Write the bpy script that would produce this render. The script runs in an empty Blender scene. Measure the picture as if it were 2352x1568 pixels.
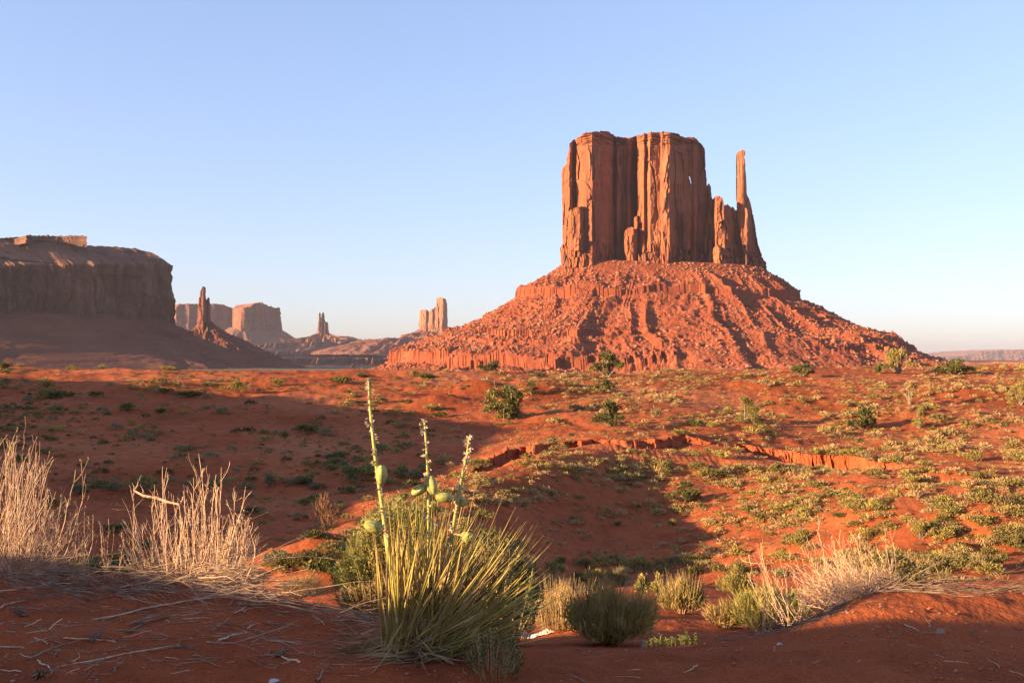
import bpy, math, random
import numpy as np
from mathutils import Vector, Matrix
random.seed(7); rs = np.random.RandomState(11)
R = math.radians
SC = bpy.context.scene
COL = SC.collection

# ------------------------------------------------------------------ camera, sky, sun, exposure
F = 2287.0      # focal length in photo pixels (photo taken as 2352 x 1568)
HV = 825.0      # horizon row
cam = bpy.data.cameras.new("camera"); camo = bpy.data.objects.new("camera", cam); COL.objects.link(camo)
camo.location = (0, 0, 0); camo.rotation_euler = (R(90), 0, 0)
cam.sensor_width = 36; cam.lens = 36 * F / 2352; cam.shift_y = (HV - 784) / 2352
cam.clip_start = 0.1; cam.clip_end = 200000
SC.camera = camo
SUN_EL = 11.5
SUN_AZ = 248.0                                   # clockwise from +Y
sx, sy = math.sin(R(SUN_AZ)), math.cos(R(SUN_AZ))
world = bpy.data.worlds.new("World"); SC.world = world; world.use_nodes = True
wn, wl = world.node_tree.nodes, world.node_tree.links
sky = wn.new('ShaderNodeTexSky'); sky.sky_type = 'NISHITA'; sky.sun_disc = False
sky.sun_elevation = R(SUN_EL); sky.sun_rotation = R(SUN_AZ)
sky.air_density = 1.0; sky.dust_density = 0.6; sky.ozone_density = 3.0; sky.altitude = 0
hs = wn.new('ShaderNodeHueSaturation'); hs.inputs['Saturation'].default_value = 1.0
wl.new(sky.outputs[0], hs.inputs['Color'])
tn_ = wn.new('ShaderNodeMix'); tn_.data_type = 'RGBA'; tn_.blend_type = 'MULTIPLY'; tn_.inputs[0].default_value = 1; tn_.inputs[7].default_value = (0.97, 0.92, 1.08, 1)
gm_ = wn.new('ShaderNodeGamma'); gm_.inputs[1].default_value = 0.64; wl.new(hs.outputs[0], gm_.inputs[0])
wl.new(gm_.outputs[0], tn_.inputs[6]); wl.new(tn_.outputs[2], wn['Background'].inputs[0]); wn['Background'].inputs[1].default_value = 0.128
sl = bpy.data.lights.new("sun", 'SUN'); slo = bpy.data.objects.new("sun", sl); COL.objects.link(slo)
sl.energy = 4.8; sl.angle = R(0.5); sl.color = (1.0, 0.71, 0.36)
sd = Vector((sx * math.cos(R(SUN_EL)), sy * math.cos(R(SUN_EL)), math.sin(R(SUN_EL))))
slo.rotation_euler = sd.to_track_quat('Z', 'Y').to_euler(); slo.location = (-30, -20, 40)
SC.view_settings.view_transform = 'Standard'; SC.view_settings.look = 'None'
SC.view_settings.exposure = 1.85; SC.view_settings.gamma = 1
SC.cycles.max_bounces = 5; SC.cycles.diffuse_bounces = 2; SC.cycles.transmission_bounces = 2
SC.cycles.transparent_max_bounces = 4; SC.cycles.volume_bounces = 0; SC.cycles.sample_clamp_indirect = 4

# ------------------------------------------------------------------ numpy noise
def _h(i, j, k, s):
    n = (i.astype(np.int64) * 73856093) ^ (j.astype(np.int64) * 19349663) ^ (k.astype(np.int64) * 83492791) ^ (s * 2654435761)
    n = (n ^ (n >> 13)) & 0x7fffffff
    n = (n * 1274126177) & 0x7fffffff
    n = n ^ (n >> 16)
    n = (n * 668265263) & 0x7fffffff
    return ((n ^ (n >> 15)) & 0xffffff) / float(0xffffff)
def vn(x, y, z=0.0, s=0):
    x, y, z = np.broadcast_arrays(np.asarray(x, float), np.asarray(y, float), np.asarray(z, float))
    i, j, k = np.floor(x), np.floor(y), np.floor(z)
    fx, fy, fz = x - i, y - j, z - k
    fx, fy, fz = [t * t * t * (t * (6 * t - 15) + 10) for t in (fx, fy, fz)]
    r = 0
    for a in (0, 1):
        for b in (0, 1):
            for c in (0, 1):
                r = r + _h(i + a, j + b, k + c, s) * (fx if a else 1 - fx) * (fy if b else 1 - fy) * (fz if c else 1 - fz)
    return r * 2 - 1
def fbm(x, y, z=0.0, o=4, s=0, g=0.5):
    r, a, f = 0, 1, 1
    for q in range(o):
        r = r + a * vn(np.asarray(x) * f + 17.3 * q, np.asarray(y) * f - 9.1 * q, np.asarray(z) * f, s + q); a *= g; f *= 2.03
    return r
def ridged(x, y, z=0.0, o=3, s=0):
    r, a, f = 0, 1, 1
    for q in range(o):
        r = r + a * (1 - 2 * np.abs(vn(np.asarray(x) * f, np.asarray(y) * f, np.asarray(z) * f, s + q))); a *= 0.5; f *= 2.1
    return r
def voro(x, y, s=0):
    """2-D cells: distance to nearest, gap to second nearest, random value and random tilt of the cell"""
    i0, j0 = np.floor(x), np.floor(y)
    d1 = np.full(x.shape, 9.0); d2 = d1.copy(); val = np.zeros(x.shape); tx = val.copy(); ty = val.copy()
    for a in (-1, 0, 1):
        for b in (-1, 0, 1):
            i, j = i0 + a, j0 + b
            px = i + _h(i, j, i * 0, s); py = j + _h(i, j, i * 0, s + 1)
            dx, dy = x - px, y - py
            d = np.sqrt(dx * dx + dy * dy)
            c = d < d1
            d2 = np.where(c, d1, np.minimum(d2, d)); val = np.where(c, _h(i, j, i * 0, s + 2), val)
            tx = np.where(c, dx, tx); ty = np.where(c, dy, ty); d1 = np.where(c, d, d1)
    return d1, d2 - d1, val * 2 - 1, tx, ty
def ss(a, b, x):
    t = np.clip((x - a) / (b - a), 0, 1); return t * t * (3 - 2 * t)
def itp(x, pts):
    return np.interp(x, [p[0] for p in pts], [p[1] for p in pts])

# ------------------------------------------------------------------ mesh helpers
def link(name, me, parent=None, mats=()):
    for m in mats: me.materials.append(m)
    o = bpy.data.objects.new(name, me); COL.objects.link(o)
    if parent is not None: o.parent = parent
    return o
def mesh_np(name, V, Fq, smooth=False, mi=None):
    """V (n,3); Fq (m,k) all faces of the same corner count k"""
    me = bpy.data.meshes.new(name)
    V = np.ascontiguousarray(V, np.float32); Fq = np.ascontiguousarray(Fq, np.int32); m, k = Fq.shape
    me.vertices.add(len(V)); me.vertices.foreach_set('co', V.ravel())
    me.loops.add(m * k); me.loops.foreach_set('vertex_index', Fq.ravel())
    me.polygons.add(m); me.polygons.foreach_set('loop_start', np.arange(0, m * k, k, dtype=np.int32))
    me.polygons.foreach_set('loop_total', np.full(m, k, np.int32))
    me.polygons.foreach_set('use_smooth', np.full(m, smooth, bool))
    if mi is not None: me.polygons.foreach_set('material_index', np.asarray(mi, np.int32))
    me.update(calc_edges=True); return me
def grid_faces(h, w, wrap=False, off=0):
    c = np.arange(w if wrap else w - 1); r = np.arange(h - 1)
    rr, cc = np.meshgrid(r, c, indexing='ij'); c2 = (cc + 1) % w
    return np.stack([rr * w + cc, rr * w + c2, (rr + 1) * w + c2, (rr + 1) * w + cc], -1).reshape(-1, 4) + off
class Bag:
    """collects quads (triangles as quads with own fourth corner) to be ONE mesh"""
    def __init__(s): s.V = []; s.F = []; s.M = []; s.n = 0
    def add(s, V, Fq, m=0):
        V = np.asarray(V, float).reshape(-1, 3)
        s.V.append(V); s.F.append(np.asarray(Fq, int) + s.n); s.M.append(np.full(len(Fq), m)); s.n += len(V)
    def tube(s, P, rad, sides=4, m=0, cap=True):
        P = np.asarray(P, float); n = len(P); rad = np.broadcast_to(np.asarray(rad, float), (n,))
        T = np.gradient(P, axis=0); T /= np.linalg.norm(T, axis=1)[:, None] + 1e-12
        up = np.array([0.13, 0.97, 0.2]) if abs(T[0][2]) > .8 else np.array([0.02, 0.1, 1.0])
        A = np.cross(T, up); A /= np.linalg.norm(A, axis=1)[:, None] + 1e-12
        B = np.cross(T, A); t = np.arange(sides) * 2 * math.pi / sides
        V = P[:, None] + rad[:, None, None] * (np.cos(t)[None, :, None] * A[:, None] + np.sin(t)[None, :, None] * B[:, None])
        s.add(V, grid_faces(n, sides, True), m)
        if cap and sides == 4: s.add(V[-1], [[0, 1, 2, 3]], m); s.add(V[0], [[3, 2, 1, 0]], m)
    def leaves(s, C, D, L, W, m=0, nrm=None, fold=0.0):
        """rhombus leaves at centres-of-base C, directions D, length L, width W"""
        C = np.asarray(C, float); n = len(C); D = D / (np.linalg.norm(D, axis=1)[:, None] + 1e-9)
        Rn = rs.normal(size=(n, 3)) if nrm is None else nrm
        S = np.cross(D, Rn); S /= np.linalg.norm(S, axis=1)[:, None] + 1e-9
        L = np.broadcast_to(L, (n,))[:, None]; W = np.broadcast_to(W, (n,))[:, None]
        V = np.stack([C, C + D * L * .45 + S * W * .5, C + D * L, C + D * L * .45 - S * W * .5], 1)
        s.add(V, np.arange(4 * n).reshape(n, 4), m)
    def build(s, name, mats, parent=None, smooth=False):
        me = mesh_np(name, np.concatenate(s.V), np.concatenate(s.F), smooth, np.concatenate(s.M))
        return link(name, me, parent, mats)
def tag(o, label=None, cat=None, group=None, kind=None):
    if label: o['label'] = label
    if cat: o['category'] = cat
    if group: o['group'] = group
    if kind: o['kind'] = kind
    return o
def empty(name, loc, rz=0.0):
    o = bpy.data.objects.new(name, None); COL.objects.link(o); o.location = loc; o.rotation_euler = (0, 0, rz)
    o.empty_display_size = 0.2; return o
def copy_tree(o, parent=None):
    c = o.copy(); COL.objects.link(c); c.parent = parent
    for ch in [q for q in COL.objects if q.parent == o]: copy_tree(ch, c)
    return c

# ------------------------------------------------------------------ materials
def nodes(name):
    m = bpy.data.materials.new(name); m.use_nodes = True; nt = m.node_tree
    return m, nt, nt.nodes, nt.links, nt.nodes['Principled BSDF']
def noise(nt, scale, detail=5, rough=0.6, vec=None, stretch=None, coord='Object', dist=0.0):
    tc = nt.nodes.new('ShaderNodeTexCoord') if vec is None else None
    v = tc.outputs[coord] if vec is None else vec
    if stretch:
        mp = nt.nodes.new('ShaderNodeMapping'); mp.inputs['Scale'].default_value = stretch
        nt.links.new(v, mp.inputs[0]); v = mp.outputs[0]
    n = nt.nodes.new('ShaderNodeTexNoise'); n.inputs['Scale'].default_value = scale
    n.inputs['Detail'].default_value = detail; n.inputs['Roughness'].default_value = rough; n.inputs['Distortion'].default_value = dist
    nt.links.new(v, n.inputs['Vector']); return n.outputs['Fac']
def ramp(nt, fac, stops):
    r = nt.nodes.new('ShaderNodeValToRGB'); e = r.color_ramp.elements
    while len(e) < len(stops): e.new(0.5)
    for q, (p, c) in zip(e, stops): q.position = p; q.color = (*c, 1)
    nt.links.new(fac, r.inputs[0]); return r.outputs[0]
def mix(nt, a, b, fac, mode='MIX'):
    m = nt.nodes.new('ShaderNodeMix'); m.data_type = 'RGBA'; m.blend_type = mode
    for s_, v in ((6, a), (7, b), (0, fac)):
        if hasattr(v, 'links'): nt.links.new(v, m.inputs[s_])
        elif s_ == 0: m.inputs[0].default_value = v
        else: m.inputs[s_].default_value = (*v, 1)
    return m.outputs[2]
def bump(nt, b, fac, strength, dist):
    n = nt.nodes.new('ShaderNodeBump'); n.inputs['Strength'].default_value = strength; n.inputs['Distance'].default_value = dist
    nt.links.new(fac, n.inputs['Height'])
    if b.inputs['Normal'].links: nt.links.new(b.inputs['Normal'].links[0].from_socket, n.inputs['Normal'])
    nt.links.new(n.outputs[0], b.inputs['Normal'])
def rock_mat(name, c_dark, c_mid, c_light, vs=0.02, band=0.05, varnish=(0.10, 0.05, 0.045), vfac=0.5, bumps=((0.3, 1.2), (0.08, 3.0))):
    m, nt, N, L, b = nodes(name)
    n1 = noise(nt, vs, 7, 0.65, stretch=(1, 1, 0.45))
    col = ramp(nt, n1, [(0.3, c_dark), (0.5, c_mid), (0.72, c_light)])
    n2 = noise(nt, band, 4, 0.6, stretch=(0.06, 0.06, 1))               # bedding
    col = mix(nt, col, ramp(nt, n2, [(0.35, (0.72, 0.66, 0.62)), (0.6, (1, 1, 1))]), 0.5, 'MULTIPLY')
    if vfac > 0:
        n3 = noise(nt, vs * 1.7, 6, 0.6, stretch=(1.5, 1.5, 0.16))        # desert varnish streaks running down
        f = ramp(nt, n3, [(0.5, (0, 0, 0)), (0.68, (1, 1, 1))])
        mu = N.new('ShaderNodeMath'); mu.operation = 'MULTIPLY'; mu.inputs[1].default_value = vfac; L.new(f, mu.inputs[0])
        col = mix(nt, col, varnish, mu.outputs[0])
    L.new(col, b.inputs['Base Color']); b.inputs['Roughness'].default_value = 0.95; b.inputs['Specular IOR Level'].default_value = 0.1
    for sc_, d in bumps: bump(nt, b, noise(nt, sc_, 4, 0.6), 0.7, d)
    return m
M = {}
M['cliff'] = rock_mat('cliff_rock', (0.238, 0.076, 0.040), (0.304, 0.106, 0.056), (0.363, 0.145, 0.079), vfac=0.55)
M['talus'] = rock_mat('talus_rock', (0.198, 0.050, 0.026), (0.251, 0.066, 0.034), (0.304, 0.099, 0.053), vs=0.03, band=0.12, vfac=0.0, bumps=((0.25, 1.5), (0.7, 0.6)))
M['boulder'] = rock_mat('boulder_rock', (0.251, 0.073, 0.040), (0.330, 0.125, 0.073), (0.409, 0.198, 0.125), vs=0.06, vfac=0.0, bumps=((0.5, 0.5),))
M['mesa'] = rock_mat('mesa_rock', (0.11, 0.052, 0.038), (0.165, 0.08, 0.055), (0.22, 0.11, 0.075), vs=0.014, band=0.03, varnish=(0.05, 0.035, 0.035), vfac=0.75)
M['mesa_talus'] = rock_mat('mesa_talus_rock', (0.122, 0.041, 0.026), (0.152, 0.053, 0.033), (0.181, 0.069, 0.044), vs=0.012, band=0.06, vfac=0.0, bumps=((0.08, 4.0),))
M['far_lit'] = rock_mat('far_lit_rock', (0.26, 0.105, 0.065), (0.33, 0.145, 0.095), (0.40, 0.20, 0.135), vs=0.008, band=0.02, vfac=0.2, bumps=())  # brighter copy of the far rock: sunlight put into the colour
M['far'] = rock_mat('far_rock', (0.176, 0.064, 0.042), (0.225, 0.088, 0.058), (0.274, 0.127, 0.090), vs=0.006, band=0.012, vfac=0.4, bumps=())
M['far_ledge'] = rock_mat('far_ledge_rock', (0.127, 0.054, 0.037), (0.166, 0.068, 0.047), (0.186, 0.107, 0.069), vs=0.004, band=0.03, vfac=0.0, bumps=())

def sand_mat():
    m, nt, N, L, b = nodes('red_sand')
    tc = N.new('ShaderNodeTexCoord')
    n1 = noise(nt, 0.05, 6, 0.6); n2 = noise(nt, 1.3, 6, 0.7); n3 = noise(nt, 60, 3, 0.6)
    col = ramp(nt, n1, [(0.33, (0.27, 0.062, 0.023)), (0.5, (0.37, 0.096, 0.036)), (0.68, (0.45, 0.145, 0.064))])
    col = mix(nt, col, ramp(nt, n2, [(0.36, (0.62, 0.60, 0.62)), (0.56, (1, 1, 1)), (0.75, (1.12, 1.2, 1.3))]), 0.7, 'MULTIPLY')
    col = mix(nt, col, ramp(nt, n3, [(0.36, (0.6, 0.58, 0.56)), (0.5, (1, 1, 1)), (0.72, (1.25, 1.25, 1.25))]), 0.55, 'MULTIPLY')
    # the plain far away carries grey green scrub, darkened to imitate the mesa's shadow
    sp = N.new('ShaderNodeSeparateXYZ'); L.new(tc.outputs['Object'], sp.inputs[0])
    mr = N.new('ShaderNodeMapRange'); mr.inputs[1].default_value = 260; mr.inputs[2].default_value = 700; L.new(sp.outputs['Y'], mr.inputs[0])
    nn = noise(nt, 0.006, 6, 0.7)
    far = ramp(nt, nn, [(0.40, (0.13, 0.07, 0.05)), (0.5, (0.165, 0.125, 0.073)), (0.66, (0.145, 0.125, 0.079))])
    col = mix(nt, col, far, mr.outputs[0])
    L.new(col, b.inputs['Base Color']); b.inputs['Roughness'].default_value = 1; b.inputs['Specular IOR Level'].default_value = 0.05
    bump(nt, b, noise(nt, 5, 6, 0.65, stretch=(1, .5, 1)), 1.0, 0.07); bump(nt, b, noise(nt, 22, 5, 0.7), 0.6, 0.012); bump(nt, b, noise(nt, 120, 3, 0.7), 0.6, 0.005)
    return m
M['sand'] = sand_mat()
M['bank'] = rock_mat('bank_earth', (0.26, 0.056, 0.024), (0.31, 0.075, 0.032), (0.35, 0.10, 0.045), vs=0.5, band=1.5, vfac=0, bumps=((2.0, 0.12), (7, 0.04)))

M['pebble'] = rock_mat('pebble_rock', (0.20, 0.06, 0.035), (0.30, 0.11, 0.06), (0.45, 0.24, 0.16), vs=25, vfac=0, bumps=())
def leaf_mat(name, cols, scale=6.0, trans=0.25, rnd=0.25):
    m, nt, N, L, b = nodes(name)
    n1 = noise(nt, scale, 3, 0.6)
    st = [(0.32 + 0.36 * i / max(1, len(cols) - 1), c) for i, c in enumerate(cols)]
    col = ramp(nt, n1, st)
    oi = N.new('ShaderNodeObjectInfo')
    g = ramp(nt, oi.outputs['Random'], [(0, (1 - rnd,) * 3), (1, (1 + rnd, 1 + rnd * .9, 1 + rnd * .6))])
    col = mix(nt, col, g, 1.0, 'MULTIPLY')
    L.new(col, b.inputs['Base Color']); b.inputs['Roughness'].default_value = 0.8; b.inputs['Specular IOR Level'].default_value = 0.15
    if trans > 0:
        t = N.new('ShaderNodeBsdfTranslucent'); L.new(col, t.inputs[0])
        ms = N.new('ShaderNodeMixShader'); ms.inputs[0].default_value = trans
        L.new(b.outputs[0], ms.inputs[1]); L.new(t.outputs[0], ms.inputs[2]); L.new(ms.outputs[0], N['Material Output'].inputs[0])
    return m
M['sage'] = leaf_mat('sage_leaf', [(0.12, 0.105, 0.035), (0.215, 0.17, 0.06), (0.32, 0.245, 0.10)])
M['dark_green'] = leaf_mat('dark_green_leaf', [(0.045, 0.06, 0.02), (0.08, 0.095, 0.03), (0.13, 0.13, 0.05)])
M['olive'] = leaf_mat('olive_leaf', [(0.14, 0.12, 0.035), (0.25, 0.20, 0.06), (0.36, 0.27, 0.10)])
M['golden'] = leaf_mat('golden_grass', [(0.26, 0.14, 0.05), (0.38, 0.22, 0.08), (0.5, 0.33, 0.14)])
M['straw'] = leaf_mat('straw_grass', [(0.29, 0.175, 0.08), (0.41, 0.27, 0.125), (0.53, 0.38, 0.20)])
M['yellow'] = leaf_mat('yellow_green_leaf', [(0.19, 0.15, 0.035), (0.33, 0.25, 0.07), (0.50, 0.38, 0.14)])
M['green'] = leaf_mat('fresh_green_leaf', [(0.16, 0.18, 0.04), (0.29, 0.30, 0.085), (0.46, 0.42, 0.16)], trans=.35)
M['silver'] = leaf_mat('silver_leaf', [(0.13, 0.13, 0.075), (0.20, 0.19, 0.11), (0.28, 0.25, 0.15)])
M['russet'] = leaf_mat('russet_twig', [(0.15, 0.07, 0.04), (0.22, 0.11, 0.06), (0.3, 0.17, 0.1)], trans=0)
M['twig'] = leaf_mat('dry_twig', [(0.44, 0.23, 0.14), (0.57, 0.36, 0.24), (0.70, 0.50, 0.37)], 14, 0, 0.15)
M['grey_twig'] = leaf_mat('weathered_twig', [(0.13, 0.07, 0.045), (0.24, 0.15, 0.10), (0.38, 0.28, 0.21)], 9, 0, 0.35)
M['bark'] = leaf_mat('juniper_bark', [(0.12, 0.08, 0.06), (0.2, 0.14, 0.1), (0.28, 0.21, 0.16)], 3, 0)
M['yucca'] = leaf_mat('yucca_leaf', [(0.22, 0.18, 0.05), (0.40, 0.30, 0.09), (0.58, 0.43, 0.18)], 3.5, 0.12)
M['yucca_dry'] = leaf_mat('yucca_dead_leaf', [(0.12, 0.06, 0.03), (0.24, 0.14, 0.07), (0.44, 0.31, 0.17)], 5, 0.05)
M['stalk'] = leaf_mat('yucca_stalk', [(0.28, 0.27, 0.07), (0.42, 0.36, 0.12), (0.52, 0.40, 0.19)], 6, 0)
M['pod'] = leaf_mat('seed_pod', [(0.20, 0.20, 0.055), (0.33, 0.32, 0.10), (0.46, 0.40, 0.17)], 30, 0, 0.05)
M['petal'] = leaf_mat('dried_petal', [(0.34, 0.21, 0.14), (0.52, 0.38, 0.28), (0.68, 0.56, 0.44)], 20, 0.3)
M['dark_wood'] = leaf_mat('old_wood', [(0.08, 0.045, 0.035), (0.16, 0.10, 0.07), (0.26, 0.19, 0.14)], 12, 0)
M['plastic'] = leaf_mat('white_plastic', [(0.46, 0.43, 0.43), (0.56, 0.53, 0.53), (0.64, 0.61, 0.61)], 3, 0.2, 0.0)
M['pale_stone'] = leaf_mat('pale_stone', [(0.26, 0.15, 0.11), (0.36, 0.23, 0.18), (0.44, 0.31, 0.26)], 15, 0)

# ------------------------------------------------------------------ terrain
# per photo column: (distance, height below the eye) pairs
def zv(v, Y): return -(v - HV) / F * Y
near = [(1.5, -1.62), (3.2, -1.62)]
TAB = {
 -700: near + [(5, -1.5), (6.9, -1.4), (8.5, -2.2), (12, -3.8), (25, -7.2), (40, -7.7), (60, -7.6), (80, -5.8), (115, -3.2), (150, -1.3), (175, -1.6), (230, -5), (400, -18)],
 0:    near + [(5, -1.56), (6.85, -1.48), (8.0, -2.1), (12, -3.8), (25, -7.0), (37, -7.7), (60, -7.65), (70, -6.9), (80, -6.1), (95, -5.2), (115, -3.8), (130, -2.56), (150, zv(846, 150)), (175, -1.9), (230, -6), (400, -18)],
 250:  near + [(5, -1.57), (6.85, -1.46), (8.0, -2.1), (12, -3.8), (25, -7.0), (37, -7.7), (60, -7.7), (70, -7.0), (80, -6.2), (95, -5.25), (115, -3.9), (130, -2.7), (148, zv(849, 148)), (175, -2.1), (230, -6), (400, -18)],
 500:  near + [(5, -1.58), (6.8, -1.49), (8.0, -2.1), (12, -3.8), (25, -6.8), (37, -7.6), (60, -7.8), (70, -7.2), (80, -6.5), (95, -5.4), (115, -4.1), (130, -2.8), (145, zv(855, 145)), (172, -2.5), (230, -7), (400, -18)],
 750:  near + [(5, -1.6), (6.6, -1.62), (8.0, -2.2), (12, -3.7), (22, -5.6), (30, -6.3), (38, -7.6), (60, -8.1), (70, -7.6), (80, -6.9), (95, -5.6), (115, -4.1), (125, -3.0), (140, zv(849, 140)), (170, -2.4), (230, -8), (400, -20)],
 1000: near + [(5, -1.6), (6.1, -1.66), (8.0, -2.3), (12, -3.6), (22, -5.7), (30, -6.6), (40, -7.7), (55, -8.2), (66, -7.9), (78, -6.9), (92, -5.8), (112, -4.5), (125, -3.3), (142, zv(852, 142)), (170, -2.8), (230, -8), (400, -20)],
 1200: near + [(5, -1.62), (5.8, -1.70), (7.0, -2.05), (10, -2.8), (14, -3.5), (22, -5.3), (30, -7.1), (40, -8.6), (52, -8.8), (62, -7.6), (75, -6.4), (85, -5.8), (100, -5.0), (118, -3.8), (132, -3.1), (150, zv(855, 150)), (175, -3.0), (230, -8), (400, -20)],
 1400: near + [(5, -1.64), (5.8, -1.72), (7.5, -2.17), (10, -2.62), (14, -3.35), (20, -4.5), (30, -7.2), (40, -8.9), (50, -9.2), (58, -8.2), (66, -6.55), (75, -6.15), (88, -5.5), (100, -4.75), (115, -4.0), (135, -3.2), (160, zv(858, 160)), (185, -3.2), (240, -8), (400, -20)],
 1600: near + [(5, -1.63), (5.9, -1.70), (7.5, -2.17), (10, -2.62), (14, -3.4), (20, -4.6), (30, -7.3), (40, -8.9), (50, -9.0), (60, -7.6), (70, -6.6), (80, -6.1), (92, -5.5), (104, -4.8), (120, -3.9), (140, -3.0), (170, zv(853, 170)), (200, -3), (250, -8), (400, -20)],
 1800: near + [(5, -1.60), (6.1, -1.63), (7.5, -2.1), (10, -2.7), (14, -3.5), (20, -4.8), (30, -7.0), (40, -8.2), (50, -7.9), (60, -7.1), (70, -6.8), (84, -6.3), (98, -5.4), (112, -4.6), (130, -3.6), (150, -2.5), (180, zv(845, 180)), (210, -2.6), (260, -8), (420, -20)],
 2000: near + [(5, -1.56), (6.6, -1.50), (8.0, -2.1), (11, -2.9), (15, -3.9), (22, -5.2), (32, -6.5), (42, -6.9), (52, -6.9), (62, -6.8), (74, -6.7), (88, -6.1), (102, -5.3), (118, -4.4), (138, -3.2), (160, -2.0), (190, zv(837, 190)), (220, -2.2), (270, -8), (420, -20)],
 2200: near + [(5, -1.56), (6.6, -1.50), (8.0, -2.1), (11, -3.0), (15, -4.0), (22, -5.2), (32, -6.4), (42, -6.8), (52, -6.8), (62, -6.8), (76, -6.7), (90, -6.2), (105, -5.4), (122, -4.3), (142, -3.2), (165, -2.0), (195, zv(838, 195)), (225, -2.4), (280, -8), (420, -20)],
 2400: near + [(5, -1.57), (6.9, -1.57), (8.2, -2.1), (11, -3.0), (15, -4.0), (22, -5.3), (32, -6.3), (42, -6.7), (52, -6.8), (62, -6.8), (76, -6.6), (90, -6.1), (105, -5.4), (122, -4.3), (142, -3.2), (165, -2.0), (195, zv(837, 195)), (225, -2.4), (280, -8), (420, -20)],
 3100: near + [(5, -1.5), (7.2, -1.5), (9, -2.1), (11, -3.0), (15, -4.0), (22, -5.0), (32, -6.0), (42, -6.3), (60, -6.2), (90, -5.6), (122, -4.3), (165, -2.0), (195, -1.2), (225, -2.4), (280, -8), (420, -20)],
}
UG = np.array(sorted(TAB)); LG = np.linspace(math.log(1.5), math.log(420), 500)
raw = np.array([np.interp(LG, [math.log(p[0]) for p in TAB[u]], [p[1] for p in TAB[u]]) for u in UG])
k = np.exp(-0.5 * (np.arange(-12, 13) / 3.2) ** 2); k /= k.sum()
raw = np.array([np.convolve(np.pad(r, 12, 'edge'), k, 'valid') for r in raw])
UF = np.linspace(-700, 3100, 381)
T = np.array([np.interp(UF, UG, raw[:, j]) for j in range(500)]).T
k2 = np.exp(-0.5 * (np.arange(-16, 17) / 5.0) ** 2); k2 /= k2.sum()
T = np.array([np.convolve(np.pad(T[:, j], 16, 'edge'), k2, 'valid') for j in range(500)]).T
def uvY(u, Y): return ((u - 1176) / F * Y, Y)
# eroded bank: (u, distance, drop)
BANK = [[(1085, 61, .2), (1100, 63, 1.0), (1170, 68, 1.3), (1260, 71, 1.35), (1350, 72, 1.3), (1450, 73, 1.0), (1530, 74, .7), (1600, 75, .3), (1640, 75, .02)],
        [(1690, 76, .05), (1730, 74.5, 1.0), (1800, 73, 1.5), (1880, 71, 1.9), (1960, 69, 1.8), (2030, 66, 1.4), (2090, 63, .6), (2130, 62, .05)]]
BPOLY = [np.array([[*uvY(u, Y), d] for u, Y, d in b]) for b in BANK]
def densify(P, n=160):
    s = np.r_[0, np.cumsum(np.hypot(*np.diff(P[:, :2], axis=0).T))]
    t = np.linspace(0, s[-1], n); return np.stack([np.interp(t, s, P[:, i]) for i in range(P.shape[1])], 1)
BD = [densify(P) for P in BPOLY]
for b, sd_ in zip(BD, (3, 9)):
    nn_ = fbm(b[:, 0] * .55, b[:, 1] * .1, 0, 4, sd_)
    b[:, 1] += 1.1 * nn_; 
RIDGE = densify(np.array([[*uvY(u, Y), h] for u, Y, h in [(960, 34, .4), (1010, 38, 1.3), (1070, 43, 1.8), (1150, 51, 2.2), (1230, 58, 2.1), (1310, 63.5, 1.6), (1400, 66, 1.2), (1520, 66, .8), (1700, 66, .4), (1900, 64, .0)]]), 120)
MOUNDS = [  # u, Y, width m, depth m, height m
 (700, 31, 3.6, 2.2, .75), (620, 29, 2.4, 2.0, .35), (2240, 37, 2.6, 2.2, 1.15), (2020, 42, 4.0, 2.5, .95), (2330, 44, 3.0, 2.0, .8), (2130, 46, 3.0, 2.5, .6),
 (1100, 118, 4.5, 4, 1.5), (1210, 112, 5, 4, 1.3), (1290, 116, 4, 5, 1.2), (1020, 108, 3, 3, .9), (1640, 110, 6, 5, 1.2), (1860, 108, 5, 4, 1.3), (2050, 95, 8, 6, 1.2),
 (1750, 125, 6, 5, 1.2), (2200, 120, 9, 6, 1.1), (1500, 120, 6, 5, .9), (2320, 90, 6, 5, .9), (1950, 56, 5, 2.5, .5), (2150, 57, 5, 2.5, .5), (1750, 52, 5, 2.5, .4), (1450, 98, 7, 5, .5), (150, 118, 12, 5, .8), (560, 128, 12, 5, .7), (350, 84, 8, 4, .5),
]
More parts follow.
